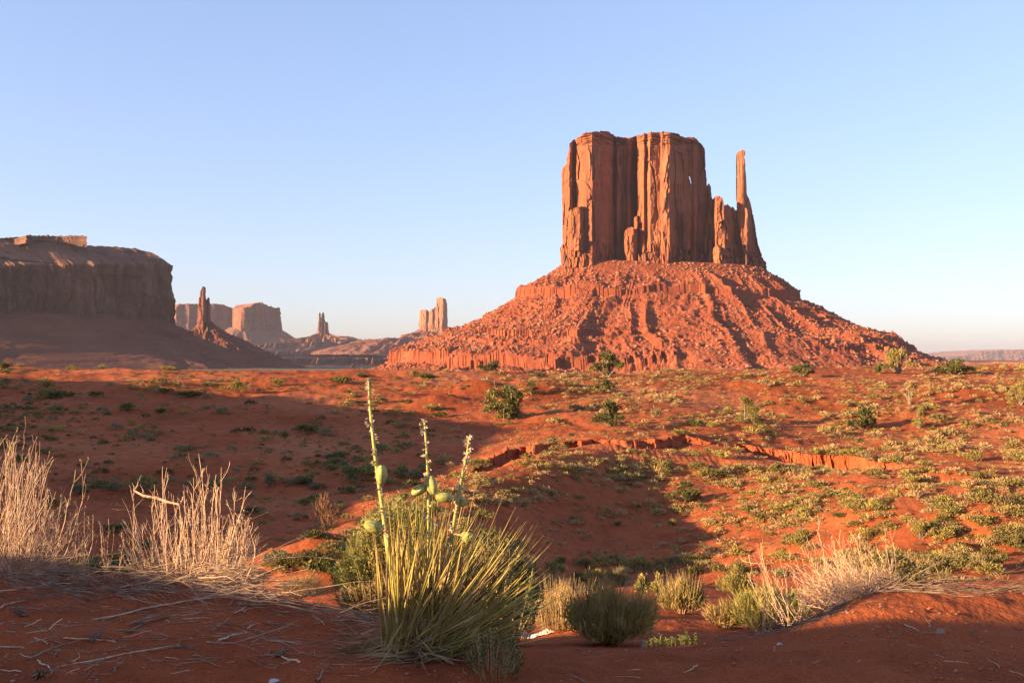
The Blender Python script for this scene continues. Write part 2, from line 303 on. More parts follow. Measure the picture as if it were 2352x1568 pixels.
def height(x, y, detail=True):
    x = np.asarray(x, float); y = np.asarray(y, float)
    r = np.hypot(x, y); az = np.arctan2(x, y); azc = np.clip(az, -0.68, 0.68)
    u = np.clip(1176 + F * np.tan(azc), -700, 3100); Y = r * np.cos(azc)
    iu = (u + 700) / 10.0; il = (np.log(np.maximum(Y, 1.5)) - LG[0]) / (LG[1] - LG[0])
    a = np.clip(iu.astype(int), 0, 379); b = np.clip(il.astype(int), 0, 498)
    fa = np.clip(iu - a, 0, 1); fb = np.clip(il - b, 0, 1)
    z = (T[a, b] * (1 - fa) + T[a + 1, b] * fa) * (1 - fb) + (T[a, b + 1] * (1 - fa) + T[a + 1, b + 1] * fa) * fb
    # plain beyond: slowly falling
    z = np.where(Y > 420, -20 - 0.0 * Y, z)
    z = z + np.where(Y > 420, -18 * ss(420, 9000, Y), 0)
    for (mu, mY, w, d, h) in MOUNDS:
        mx, my = uvY(mu, mY); q = ((x - mx) / w) ** 2 + ((y - my) / d) ** 2
        z = z + h * np.exp(-q)
    near_ = (r > 28) & (r < 90)
    if near_.any():
        xs, ys = x[near_] if x.ndim else x, y[near_] if y.ndim else y
        xs = np.atleast_1d(xs); ys = np.atleast_1d(ys); add = np.zeros(xs.shape)
        d2 = (xs[:, None] - RIDGE[None, :, 0]) ** 2 + (ys[:, None] - RIDGE[None, :, 1]) ** 2
        j = d2.argmin(1); d = np.sqrt(d2[np.arange(len(j)), j])
        jn = np.minimum(j + 1, len(RIDGE) - 1); jp = np.maximum(j - 1, 0)
        tx_, ty_ = RIDGE[jn, 0] - RIDGE[jp, 0], RIDGE[jn, 1] - RIDGE[jp, 1]
        cr_ = tx_ * (ys - RIDGE[j, 1]) - ty_ * (xs - RIDGE[j, 0]); wd = np.where(cr_ > 0, 6.0, 3.4)
        add += RIDGE[j, 2] * np.exp(-(d / wd) ** 2)
        for B in BD:
            by = np.interp(xs, B[:, 0], B[:, 1]); dr = np.interp(xs, B[:, 0], B[:, 2], 0, 0); d = np.abs(ys - by)
            bs = np.interp(xs, B[:, 0], np.convolve(np.pad(B[:, 1], 20, 'edge'), np.ones(41) / 41, 'valid'))
            add -= dr * np.where(ys < by, np.exp(-(np.maximum(bs - ys - 1.2, 0) / 4.0) ** 2), -.10 * np.exp(-(d / 2) ** 2))
        if z.ndim: z = z.copy(); z[near_] += add
        else: z = z + add[0]
    # unseen dune and farther bluff at left, added and shaped to cast the shade
    Lc = -(x * sx + y * sy); Mc = x * sy - y * sx
    h1 = .46 + itp(Mc, [(-6, 2.0), (0, 1.9), (2.0, 1.6), (3.2, 1.32), (4.2, .95), (4.8, .66), (5.2, .40), (6.5, .06), (7.6, -.06), (8.8, -.5), (11, -2.5), (16, -4)])
    z1 = h1 - 0.22 * np.abs(Lc + 9.5) ** 1.3 + .05 * vn(x * 1.3, y * 1.3, 0, 5)
    far_l = Lc < -6.5
    h2 = 3.2 + itp(Mc, [(20, -4), (28, 2), (34, 2.4), (42, 3.2), (54, 3.8), (66, 6.2), (78, 8.4), (96, 9.0), (112, 8.0), (122, 5.6), (140, 4.6), (152, 3.6), (170, -2), (190, -10)])
    z2 = h2 + 0.7 * vn(x * .06, y * .06, 0, 8) - 0.012 * np.abs(Lc + 62) ** 1.9
    off = (az < -0.62) | (y < 0)
    w1 = ss(0.62, 0.9, -az) * ss(60, 30, r)
    w2 = ss(0.60, 0.78, -az) * ss(20, 40, r)
    z = z + np.maximum(z1 - z, 0) * np.where(far_l, w1, 0)
    z = z + np.maximum(z2 - z, 0) * w2
    if detail:
        am = np.clip(r / 40, 0.02, 1) * ss(330, 200, r)
        z = z + am * (0.20 * fbm(x * .22, y * .22, 0, 3, 31) + 0.35 * fbm(x * .07, y * .07, 0, 2, 35) * ss(35, 80, r))
        z = z + .085 * fbm(x * .75, y * .6, 0, 4, 43) * ss(22, 34, r) * ss(230, 160, r)
        z = z + 0.02 * fbm(x * 1.1, y * 1.4, 0, 3, 41) * ss(40, 12, r) + 0.014 * fbm(x * 5, y * 9, 0, 4, 47) * ss(14, 8, r)
        z = z + 2.5 * fbm(x * .004, y * .004, 0, 4, 51) * ss(350, 900, r)
    return z
azs = np.concatenate([np.linspace(-2.6, -0.62, 170)[:-1], np.linspace(-0.62, 0.56, 1150), np.linspace(0.56, 1.6, 70)[1:]])
rr = np.concatenate([np.geomspace(0.6, 3.2, 14)[:-1], np.geomspace(3.2, 12, 190)[:-1], np.geomspace(12, 55, 170)[:-1], np.geomspace(55, 92, 150)[:-1], np.geomspace(92, 240, 170)[:-1], np.geomspace(240, 3000, 90)[:-1], np.geomspace(3000, 29000, 40)])
AZ, RR = np.meshgrid(azs, rr)
GX, GY = RR * np.sin(AZ), RR * np.cos(AZ)
GZ = height(GX, GY)
ground = link('ground', mesh_np('ground', np.stack([GX, GY, GZ], -1).reshape(-1, 3), grid_faces(len(rr), len(azs))[:, ::-1], True), mats=[M['sand']])
tag(ground, kind='structure')
RAYY = np.geomspace(4.5, 240, 1400)
def hit(u, v):
    """where the line of sight through photo point (u, v) first meets the ground"""
    x = (u - 1176) / F * RAYY; z = height(x, RAYY); vt = HV - z * F / RAYY
    w = np.nonzero(vt <= v)[0]
    i = w[0] if len(w) else int(vt.argmin())
    return np.array([x[i], RAYY[i], z[i]])
def px_size(p, px): return px / F * p[1]

# cut banks of the dry wash
for B, lab in zip(BD, ('long low eroded cut bank of red earth in the middle distance', 'taller eroded cut bank of red earth at right with deep vertical rills')):
    n = 900; P = densify(B, n); m = 46
    hh = np.linspace(0, 1, m)[:, None]; s = np.arange(n)[None, :] * 0.03
    top = height(P[:, 0], P[:, 1] + .35) + .02
    bot = top - P[:, 2] * 1.35 - .15
    z = bot[None] + (top - bot)[None] * hh
    _, e, val, tx, _ = voro(s * 1.1 + .2 * vn(s, hh * 3), hh * 1.4 + s * 0, 5)
    out = 0.9 * (1 - hh) ** 1.6 * (P[:, 2] / 1.5)[None] + .85 * fbm(s * .33, hh * .5, 0, 4, 7) * (P[:, 2] / 1.5)[None] * np.minimum(1, (1 - hh) * 4 + .2) + 0.10 * ridged(s * 1.7 + .6 * vn(s * .6, hh * 2), hh * 1.2, 0, 3, 17) + .12 * val * ss(0, .15, e) + .05 * fbm(s * 6, hh * 9, 0, 2, 3)
    out = out * np.minimum(1, 6 * P[:, 2] / 1.5)[None]
    front = np.stack([P[:, 0][None] + out * 0, P[:, 1][None] - out - .15, z], -1)
    back = np.stack([P[:, 0], P[:, 1] + 1.2, top - .12], -1)[None]
    V = np.concatenate([front, back]); o = link('cut_bank', mesh_np('cut_bank', V.reshape(-1, 3), grid_faces(m + 1, n), False), mats=[M['bank']])
    tag(o, lab, 'earth bank', kind='structure')

def clods():
    import bmesh
    r_ = np.random.RandomState(19); bm = bmesh.new(); bmesh.ops.create_icosphere(bm, subdivisions=1, radius=1); bv = np.array([v_.co[:] for v_ in bm.verts]); bf = np.array([[v_.index for v_ in f.verts] for f in bm.faces]); bm.free(); vs, fs, t = [], [], 0
    for B in BD:
        for i in range(260):
            q = B[r_.randint(5, len(B) - 5)]; y = q[1] - .5 - abs(r_.normal(0, 1.0)); x = q[0] + r_.normal(0, .4); s_ = (.06 + .26 * r_.rand() ** 3) * min(1, q[2]); z = float(height(np.array([x]), np.array([y]))[0])
            vs.append(bv * s_ * r_.uniform(.6, 1.2, 3) * (1 + .25 * r_.uniform(-1, 1, (len(bv), 1))) + (x, y, z)); fs.append(bf + t); t += len(bv)
    o = link('fallen_clods', mesh_np('fallen_clods', np.concatenate(vs), np.concatenate(fs), False), None, [M['bank']]); tag(o, kind='stuff')
clods()

# ------------------------------------------------------------------ rock towers
def place(u, v, pl):
    """photo column/row to a point on an upright plane pl = (x0, y0, angle)"""
    x0, y0, a = pl; c, s_ = math.cos(a), math.sin(a); t = (u - 1176) / F
    q = (t * y0 - x0) / (c - t * s_); y = y0 + q * s_
    return x0 + q * c, y, (HV - v) / F * y, np.array([s_, -c])
def tower(name, mat, parent, pl, Lz, Rz, ztop, depth, vbase, nf=300, nz=220, nb=60, back=60.0, disp=None, shear=0.0, capd=0.35, rough=0.6, dep2=None):
    """Lz, Rz: silhouettes [(v, u)]; ztop: [(u, v)]; depth: [(u, metres toward the camera)] at the base plane"""
    vt_min = min(p[1] for p in ztop)
    af = np.linspace(0, 1, nf); ab = np.linspace(1, 0, nb + 2)[1:-1]
    a = np.r_[af, ab]; isb = np.r_[np.zeros(nf), np.ones(nb)].astype(bool)
    umid = itp(vbase - .35 * (vbase - vt_min), Lz), itp(vbase - .35 * (vbase - vt_min), Rz)
    # tops are looked up with the silhouette at the top of the tower
    Lt, Rt = itp(vt_min + 8, Lz), itp(vt_min + 8, Rz)
    Lt, Rt = min(Lt, ztop[0][0]), max(Rt, ztop[-1][0])
    uu = Lt + (Rt - Lt) * a; vtop = itp(uu, ztop) + rough * (1.2 * vn(uu * .35, 0, 0, 5) + .8 * vn(uu * 1.1, 0, 0, 6) + .9 * np.sign(vn(uu * .2, 0, 0, 7)))
    h = np.linspace(0, 1, nz)[:, None]
    v = vbase + (vtop[None] - vbase) * h
    L, Rr = itp(v, sorted(Lz)), itp(v, sorted(Rz))
    L = L + rough * (.8 * vn(v * .25, vt_min, 0, 8) + .6 * vn(v * .8, vt_min, 0, 9)); Rr = Rr + rough * (.9 * vn(v * .25, vt_min, 0, 18) + .6 * vn(v * .8, vt_min, 0, 19))
    U = L + (Rr - L) * a[None]
    x, y, z, nrm = place(U, v, pl)
    dep = itp(U, depth) + (dep2(U, v) if dep2 else 0)
    sbk = np.sin(np.pi * np.clip(a, 0, 1)) ** .5
    off = np.where(isb[None], -back * sbk[None], dep)
    # every control outline is laid out at its own depth
    yf = y + nrm[1] * off; tU = (U - 1176) / F
    fr_ = ~isb[None] & (np.abs(nrm[0]) < .3)
    x = np.where(fr_, tU * yf - nrm[0] * off, x); z = np.where(~isb[None], (HV - v) / F * yf, z)
    z[:, nf:] = np.stack([np.interp(a[nf:], af, zr) for zr in z[:, :nf]])
    if shear: x = x + np.where(isb[None], shear * -off, 0)
    X = np.stack([x, y, z], -1)
    S = (U - U.min()) * pl[1] / F                      # metres along the wall
    d = disp(S, z, U, v, h + 0 * U) if disp is not None else 0
    d = d * np.where(isb, .4, 1)[None]
    off = off + d
    # side edges taper displacement inward so the outline keeps its place
    X[..., 0] += nrm[0] * off; X[..., 1] += nrm[1] * off
    w = len(a); V = X.reshape(-1, 3)
    # roof: fan rings to the middle
    top = X[-1]; rings = []; o_ = off[-1]; of = np.interp(a, af, o_[:nf]); ob = np.interp(a, ab[::-1], o_[nf:][::-1]); mid = (of + ob) / 2
    for q in (0.35, 0.7, 1.0):
        rg = top.copy(); sh_ = (mid - o_) * q; rg[:, 0] += nrm[0] * sh_ + (shear * -sh_ if shear else 0); rg[:, 1] += nrm[1] * sh_; rg[:, 2] -= capd * q * 4; rings.append(rg)
    V = np.concatenate([V] + rings)
    F_ = grid_faces(nz + len(rings), w, True)
    return link(name, mesh_np(name, V, F_, False), parent, [mat])
def cliff_disp(amp=3.0, fx=1 / 16., fz=1 / 60., base_v=None, seed=0, cap_v=None, strata=0.0, ribs=1.0):
    def f(S, z, U, v, h):
        Sx = S + 2.5 * fbm(S * .03, z * .02, 0, 3, seed) + 1.0 * fbm(S * .15, z * .12, 0, 2, seed + 3)
        zz = z + 14 * vn(S * .06, z * .01, 0, seed + 2)
        _, e, val, tx, ty = voro(Sx * fx, zz * fz * .85, seed)            # tall slabs
        _, e2, val2, tx2, ty2 = voro(Sx * fx * 1.9 + 5, zz * fz * 1.5 + Sx * .02, seed + 4)   # spalled plates
        _, e4, val4, tx4, ty4 = voro(Sx * fx * 4.3 + 9, zz * fz * 5, seed + 14)
        d = amp * (.95 * val + 1.1 * tx * np.sign(val)) - amp * .6 * (1 - ss(0, .05, e)) * ss(-.2, .5, vn(S * .04, z * .02, 0, seed + 5))
        d += amp * .75 * np.where(val2 > .15, 1, 0) * (1 + 1.2 * tx2) + amp * .18 * val4 * (1 + tx4)
        d += amp * .5 * fbm(S * .08, z * .012, 0, 4, seed + 9) + amp * .16 * fbm(S * .4, z * .12, 0, 4, seed + 12)
        d += ribs * amp * .5 * ridged(S * .045 + .5 * vn(S * .02, z * .03, 0, seed + 33), z * .011, 0, 3, seed + 20) - amp * .3 * ss(.86, .97, 1 - np.abs(vn(S * .09, z * .004, 0, seed + 25)))
        if cap_v is not None:
            k_ = ss(cap_v + 8, cap_v - 2, v)
            d = d * (1 - .5 * k_) + k_ * (1.3 * np.sign(vn(S * .01, z * .8, 0, seed + 8)) + 2.2 * fbm(S * .15, z * .5, 0, 4, seed + 2))
        if strata: d += strata * fbm(S * .01, z * .35, 0, 3, seed + 6)
        if base_v is not None:
            k_ = ss(base_v - 12, base_v + 4, v)
            _, e3, v3, t3, _ = voro(S * .28, z * .045, seed + 30)
            d = d * (1 - .6 * k_) + k_ * (2.6 * v3 - 3.0 * (1 - ss(0, .16, e3)) + 3.5 * k_)
        return d
    return f
def cu(c): return 1234.6 + c * .24414
def cv(c): return 258.4 + c * .24414
def CU(l): return [(cu(a), b) for a, b in l]
def CZ(l): return [(cu(a), cv(b)) for a, b in l]      # (u, v)
def CS(l): return [(cv(a), cu(b)) for a, b in l]      # silhouettes given as (v, u)
PLW = (0.0, 1500.0, 0.0)
butte = empty('butte', (229, 1500, -20)); tag(butte, 'tall sunlit red butte with thin thumb spire on its right, standing on a rubble cone', 'butte')
bl = butte.location
class Sub: pass
def reparent(o, root):       # child meshes were built in world coordinates
    o.parent = root; o.matrix_parent_inverse = Matrix.Translation(-Vector(root.location)); return o
def WM(name, mat=None, **kw):
    o = tower(name, mat or M['cliff'], None, PLW, **kw); reparent(o, butte); return o
SHW = 0.17
bodyA = WM('cliff_tower', Lz=CS([(170, 305), (290, 300), (330, 300), (400, 285), (450, 273), (470, 280), (520, 238), (560, 226), (900, 231), (1230, 234), (1450, 240)]),
   Rz=CS([(170, 1452), (560, 1455), (590, 1424), (670, 1442), (700, 1460), (1450, 1470)]),
   ztop=CZ([(298, 300), (330, 260), (400, 220), (450, 187), (560, 178), (650, 181), (718, 205), (728, 228), (870, 236), (940, 215), (1040, 187), (1210, 181), (1300, 197), (1390, 237), (1460, 240)]),
   depth=CU([(226, 0), (236, 14), (300, 26), (322, 24), (334, 10), (356, 10), (370, 24), (430, 36), (512, 50), (530, 44), (640, 22), (712, 6), (720, -5), (734, -5), (746, 4), (830, -6), (848, 8), (860, 12), (905, -8), (932, -14), (940, 18), (1000, 34), (1022, 26), (1060, 38), (1155, 36), (1172, 48), (1240, 50), (1262, 36), (1300, 22), (1420, 2), (1440, 2), (1462, 0)]),
   vbase=cv(1455), nf=640, nz=330, back=70, shear=SHW, disp=cliff_disp(2.6, base_v=cv(1270), cap_v=cv(300), seed=3))
bodyB = WM('cliff_slab', Lz=CS([(170, 1380), (560, 1390), (585, 1426), (600, 1432), (668, 1448), (700, 1400), (1450, 1380)]),
   Rz=CS([(230, 1520), (270, 1545), (370, 1574), (520, 1577), (700, 1592), (900, 1630), (1100, 1670), (1300, 1700), (1450, 1700)]),
   ztop=CZ([(1380, 238), (1460, 236), (1500, 236), (1530, 262), (1550, 292), (1568, 340)]),
   depth=CU([(1380, 0), (1448, 0), (1470, 4), (1500, 2), (1510, -8), (1575, -16), (1640, -18), (1700, -26)]),
   vbase=cv(1455), nf=150, nz=300, back=45, shear=SHW, disp=cliff_disp(2.0, base_v=cv(1270), cap_v=cv(290), seed=14))
pin = WM('pinnacle_group', Lz=CS([(670, 1590), (1450, 1560)]), Rz=CS([(670, 1878), (905, 1895), (1100, 1922), (1340, 1960), (1460, 1960)]),
   ztop=CZ([(1590, 840), (1597, 705), (1604, 678), (1618, 676), (1632, 690), (1642, 800), (1660, 806), (1672, 788), (1700, 780), (1735, 800), (1750, 862), (1758, 884), (1790, 872), (1812, 896), (1840, 892), (1855, 914), (1880, 902), (1893, 940)]),
   depth=CU([(1590, -14), (1640, -10), (1655, 14), (1680, 30), (1760, 32), (1800, 24), (1870, 8), (1935, 0)]),
   vbase=cv(1455), nf=200, nz=200, back=35, shear=SHW, rough=1.3, disp=cliff_disp(3.0, fz=1 / 34., base_v=cv(1270), seed=22))
thumb = WM('thumb_spire', Lz=CS([(355, 1892), (380, 1876), (420, 1870), (700, 1868), (760, 1866), (1000, 1880), (1100, 1903), (1340, 1935), (1460, 1940)]),
   Rz=CS([(355, 1944), (375, 1952), (400, 1944), (460, 1950), (560, 1958), (600, 1964), (760, 1970), (800, 1985), (850, 2004), (890, 2012), (950, 2026), (1050, 2044), (1150, 2058), (1250, 2080), (1330, 2104), (1460, 2110)]),
   ztop=CZ([(1876, 372), (1892, 358), (1920, 354), (1944, 356), (1952, 374)]),
   depth=CU([(1868, 0), (1880, 14), (1925, 22), (1945, 22), (1960, 12), (1985, 4), (2010, -4), (2110, -14)]),
   vbase=cv(1455), nf=150, nz=330, back=16, shear=SHW, disp=cliff_disp(0.9, fx=1 / 9., fz=1 / 40., base_v=cv(1330), seed=31, ribs=.6))
def flake(l, r, top, bot, depth0, seed, peak=.5, amp=1.4):
    m = l + (r - l) * peak
    WM('flake', Lz=CS([(top, m - (r - l) * .12), (top + (bot - top) * .12, l + (r - l) * .1), (top + (bot - top) * .3, l), (bot, l + (r - l) * .1)]),
       Rz=CS([(top, m + (r - l) * .12), (top + (bot - top) * .15, r - (r - l) * .08), (top + (bot - top) * .3, r), (bot, r - (r - l) * .05)]),
       ztop=CZ([(m - (r - l) * .12, top + 8), (m, top), (m + (r - l) * .12, top + 6)]),
       depth=CU([(l, depth0 - 12), (l + (r - l) * .25, depth0), (r - (r - l) * .3, depth0 + 4), (r, depth0 - 10)]), vbase=cv(bot), nf=60, nz=90, back=2, shear=SHW, disp=cliff_disp(amp, fx=1 / 8., fz=1 / 24., seed=seed, ribs=.4))
for q in [(808, 940, 1072, 1420, 34, 41, .55), (898, 952, 965, 1180, 22, 42, .85), (1350, 1440, 925, 1290, 26, 43, .5), (1565, 1600, 1158, 1330, 16, 44, .6), (268, 455, 880, 1300, 44, 45, .75), (1600, 1650, 1200, 1420, 20, 46, .5), (1612, 1650, 822, 930, 0, 49, .5), (1440, 1500, 1250, 1440, 12, 50, .4), (1690, 1790, 1180, 1440, 36, 51, .5), (1370, 1420, 1240, 1440, 20, 54, .5), (335, 410, 1170, 1300, 52, 52, .4), (1930, 1990, 900, 1400, 22, 53, .4)]:
    flake(*q)
# toothed ledge at the foot of the cliffs
tops = [(212, 1300), (222, 1240), (300, 1245), (335, 1250), (345, 1175), (400, 1200), (440, 1240), (455, 1290), (540, 1300), (600, 1345), (700, 1352), (780, 1335), (815, 1300), (900, 1290), (945, 1300), (970, 1345), (1000, 1290), (1200, 1300), (1235, 1350), (1320, 1360), (1350, 1270), (1400, 1300), (1420, 1350), (1500, 1240), (1520, 1380), (1560, 1300), (1600, 1340), (1620, 1210), (1660, 1300), (1690, 1230), (1770, 1270), (1800, 1350), (1930, 1350), (1960, 1330), (2090, 1340), (2122, 1345), (2150, 1385)]
tn = []
for c in range(212, 2151, 5):
    tn.append((c, itp(c, tops) + 16 * _h(np.array([c // 11]), np.array([3]), np.array([1]), 2)[0] * 2 - 6 + 14 * _h(np.array([c // 5]), np.array([3]), np.array([1]), 5)[0]))
ledge = WM('toothed_ledge', Lz=CS([(1100, 214), (1240, 213), (1290, 208), (1330, 216), (1480, 226)]), Rz=CS([(1100, 2118), (1345, 2122), (1380, 2146), (1500, 2160)]),
   ztop=CZ(tn), depth=CU([(212, 4), (240, 30), (330, 40), (372, 46), (512, 50), (560, 38), (640, 26), (712, 16), (800, 14), (850, 18), (932, 10), (955, 44), (1100, 50), (1240, 50), (1300, 28), (1420, 14), (1500, 8), (1600, 4), (1650, 24), (1700, 40), (1780, 40), (1850, 26), (1930, 20), (1960, 28), (2000, 20), (2160, -6)]),
   vbase=cv(1500), nf=900, nz=90, back=70, shear=SHW, disp=lambda S, z, U, v, h: (lambda w: 3.0 * w[2] - 4.0 * (1 - ss(0, .2, w[1])))(voro(S * .3, z * .06, 61)) + 2.0 * fbm(S * .08, z * .05, 0, 3, 63) + 0.8 * fbm(S * .05, z * .3, 0, 3, 64) + 4 * (1 - h))

def skirt(name, mat, root, cx, cy, rx, ry, ex, rot, profL, profR, zb, frontscale=.85, nA=900, nR=200, a0=-0.35, a1=math.pi + .35, amp=1.0, gully=9.0, gk=7.0, ledges=(), seed=0, rub=1.0, flute=1.0, cell=1.0):
    """debris slope round an oval foot: profiles [(distance out, height)] for the left and right side"""
    # angle: pi = left, 3pi/2 = toward camera, 2pi = right
    th = np.linspace(math.pi - .9, 2 * math.pi + .9, nA)[None, :]; rmax = profL[-1][0]
    q = (np.linspace(0, 1, nR) ** 1.0)[:, None]
    c_, s_ = np.cos(th), np.sin(th)
    bx = rx * np.sign(c_) * np.abs(c_) ** ex; by = ry * np.sign(s_) * np.abs(s_) ** ex
    w = ss(-.75, .75, c_)
    fr = 1 - (1 - frontscale) * np.abs(s_) ** 2
    dist = q * rmax - 12
    zz = itp(dist / fr, profL) * (1 - w) + itp(dist / fr, profR) * w
    X = bx + dist * c_; Yy = by + dist * s_
    tt = np.clip(dist / rmax, 0, 1)
    g = ridged(th * gk + .5 * fbm(th * 5, tt * 3, 0, 2, seed), tt * 1.4, 0, 3, seed + 1)
    body = ss(0, .12, tt) * ss(1.0, .8, tt)
    side = .25 + .75 * np.clip(-s_, 0, 1)
    zz = zz + gully * g * body * side
    for (zl, hl, ww, lo, hi, *fl_) in ledges:
        flute_ = fl_[0] if fl_ else flute      # hard beds that stand out as small cliffs
        wt = ss(lo - .12, lo + .12, th) * ss(hi + .12, hi - .12, th)
        zl_ = zl + 4 * vn(th * 3, 0, 0, seed + 7) + ww * .55 * ridged(th * 34, 0, 0, 2, seed + 21) * flute_ - ww * .3 * flute_
        t = (zz - zl_) / ww
        st = np.where(np.abs(t) < 1, zl_ + np.where(t > 0, 1, -1) * hl * .5 + (zz - zl_) * .35, zz)
        wgt = wt * ss(1.0, .7, np.abs(t)) * np.clip(.75 + .7 * vn(th * 14, 0, 0, seed + 9), 0, 1)
        zz = zz + (st - zz) * wgt
    c = X + cx; d = Yy + cy
    _, e, val, tx, _ = voro(c * .09 / cell, d * .09 / cell, seed + 11)
    _, e2, v2, _, _ = voro(c * .22 / cell, d * .22 / cell, seed + 13)
    zz = zz + body * rub * (2.4 * ridged(c * .028 + .6 * vn(c * .05, d * .05, 0, seed + 3), d * .028, 0, 3, seed + 17) - 2.5) * .55
    rr_ = amp * (1.6 * val * ss(0, .25, e) + .9 * v2 * ss(0, .3, e2) + 1.6 * fbm(c * .03, d * .03, 0, 4, seed + 15)) * ss(0, .05, tt) * rub
    zz = zz + rr_
    cr, sr = math.cos(rot), math.sin(rot)
    V = np.stack([cx + X * cr - Yy * sr, cy + X * sr + Yy * cr, zz], -1)
    o = link(name, mesh_np(name, V.reshape(-1, 3), grid_faces(nR, nA), False), None, [mat]); reparent(o, root)
    return o, V
k_ = 1500 / F
pL = [(-12, (HV - 603) * k_)] + [(r * k_, (HV - v) * k_) for r, v in [(0, 611), (37, 640), (72, 655), (100, 669), (106, 686), (147, 713), (187, 738), (227, 756), (257, 765), (302, 779), (337, 797), (382, 812), (392, 816), (398, 838), (440, 852), (520, 860)]]
pR = [(-12, (HV - 612) * k_)] + [(r * k_, (HV - v) * k_) for r, v in [(0, 624), (30, 643), (72, 674), (80, 690), (140, 720), (200, 755), (250, 773), (290, 783), (320, 806), (350, 820), (390, 833), (430, 848), (520, 860)]]
talus, TV = skirt('talus_slope', M['talus'], butte, 228, 1512, 155, 70, .75, 0, pL, pR, 0, gully=6.5, gk=5.5, seed=5, nA=1300, nR=330,
    ledges=((97, 13, 11, math.pi - .2, 6.6, .12), (38, 9, 9, math.pi - .2, 4.6, .2), (18, 10, 10, 5.2, 6.6, .3), (76, 5, 5, math.pi, 6.2, .15), (60, 4, 4, math.pi, 6.2, .15), (27, 5, 5, math.pi, 4.9, .15), (3, 15, 13, math.pi - .3, 4.65, .9)))
# boulders on the slope
def blob(n=1, seed=0, sq=.35):
    me = bpy.data.meshes.new('b'); import bmesh
    bm = bmesh.new(); bmesh.ops.create_icosphere(bm, subdivisions=n, radius=1)
    V = np.array([v.co[:] for v in bm.verts]); Fc = np.array([[v.index for v in f.verts] for f in bm.faces]); bm.free(); bpy.data.meshes.remove(me)
    r_ = np.random.RandomState(seed); V = V * (1 + sq * r_.uniform(-1, 1, (len(V), 1)));
    nrm_ = r_.normal(size=(5, 3)); nrm_ /= np.linalg.norm(nrm_, axis=1)[:, None]
    for q in nrm_: d = V @ q; V = V - np.maximum(d - .62, 0)[:, None] * q
    return V, Fc
BL = [blob(1, i) for i in range(8)]
def boulder_field(name, mat, root, V, n, smin, smax, seed, wfun=None, ex=2.2):
    r_ = np.random.RandomState(seed); H, W = V.shape[:2]; vs, fs, tot = [], [], 0
    cnt = 0
    while cnt < n:
        i, j = r_.randint(6, H - 6), r_.randint(int(W * .12), int(W * .88)); p = V[i, j]
        if wfun is not None and r_.rand() > wfun(i / H, j / W, p): continue
        s = smin + (smax - smin) * r_.rand() ** (ex * 2)
        bv, bf = BL[r_.randint(8)]; a = r_.uniform(0, 6.28, 3)
        m3 = np.array(Matrix.Rotation(a[0], 3, 'Z') @ Matrix.Rotation(a[1] * .15, 3, 'X'))
        q = (bv * np.array([1, r_.uniform(.6, 1), r_.uniform(.5, .95)])) @ m3.T * s * .5 + p + np.array([0, 0, s * .15])
        vs.append(q); fs.append(bf + tot); tot += len(q); cnt += 1
    o = link(name, mesh_np(name, np.concatenate(vs), np.concatenate(fs), False), None, [mat]); reparent(o, root); tag(o, kind='stuff'); return o
def wb(i, j, p):
    c = .5 + .8 * float(vn(p[0] * .012, p[1] * .012, 0, 77)); return min(1, max(.08, c * (1.2 if i > .3 else .5)))
boulder_field('boulders', M['boulder'], butte, TV, 24000, 1.1, 5.8, 3, wb)
boulder_field('large_boulders', M['boulder'], butte, TV, 70, 7, 13, 5, lambda i, j, p: 1.0 if (i > .35) else .1, ex=1.0)

# ------------------------------------------------------------------ the long shaded mesa at left
def world_prof(px, Y): return [(r * Y / F, (HV - v) * Y / F) for r, v in px]
PLS = (-1092.0, 2125.0, .785)
mesa = empty('mesa', (-1100, 2125, -20)); tag(mesa, 'long flat dark brown mesa in shade at left edge with small lit knob on top', 'mesa')
def terr(S, z, U, v, h):
    d = cliff_disp(8, 1 / 40., 1 / 300., seed=81, ribs=2.6)(S, z, U, v, h)
    k_ = ss(612, 592, v)
    return d * (1 - .8 * k_) + k_ * (5 * np.sign(vn(S * .002, z * .12, 0, 82)) + 5 * fbm(S * .01, z * .06, 0, 4, 83))
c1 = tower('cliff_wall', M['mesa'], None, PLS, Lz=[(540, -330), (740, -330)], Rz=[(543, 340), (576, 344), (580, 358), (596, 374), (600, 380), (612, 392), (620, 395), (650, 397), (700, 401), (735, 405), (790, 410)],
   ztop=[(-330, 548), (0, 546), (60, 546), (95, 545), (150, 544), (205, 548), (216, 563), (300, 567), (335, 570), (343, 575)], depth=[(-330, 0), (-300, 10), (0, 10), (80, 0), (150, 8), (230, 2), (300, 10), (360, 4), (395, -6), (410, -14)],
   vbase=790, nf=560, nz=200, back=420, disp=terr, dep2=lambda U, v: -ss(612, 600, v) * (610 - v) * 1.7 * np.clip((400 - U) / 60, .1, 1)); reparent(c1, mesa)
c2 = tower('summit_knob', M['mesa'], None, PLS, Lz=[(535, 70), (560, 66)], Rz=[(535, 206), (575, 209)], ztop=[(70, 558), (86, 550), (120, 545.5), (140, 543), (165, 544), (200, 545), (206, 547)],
   depth=[(70, -190), (120, -130), (130, -128), (165, -96), (172, -104), (206, -60)], vbase=572, nf=90, nz=30, back=90, disp=cliff_disp(9, 1 / 30., 1 / 16., seed=85), rough=1.2); reparent(c2, mesa)
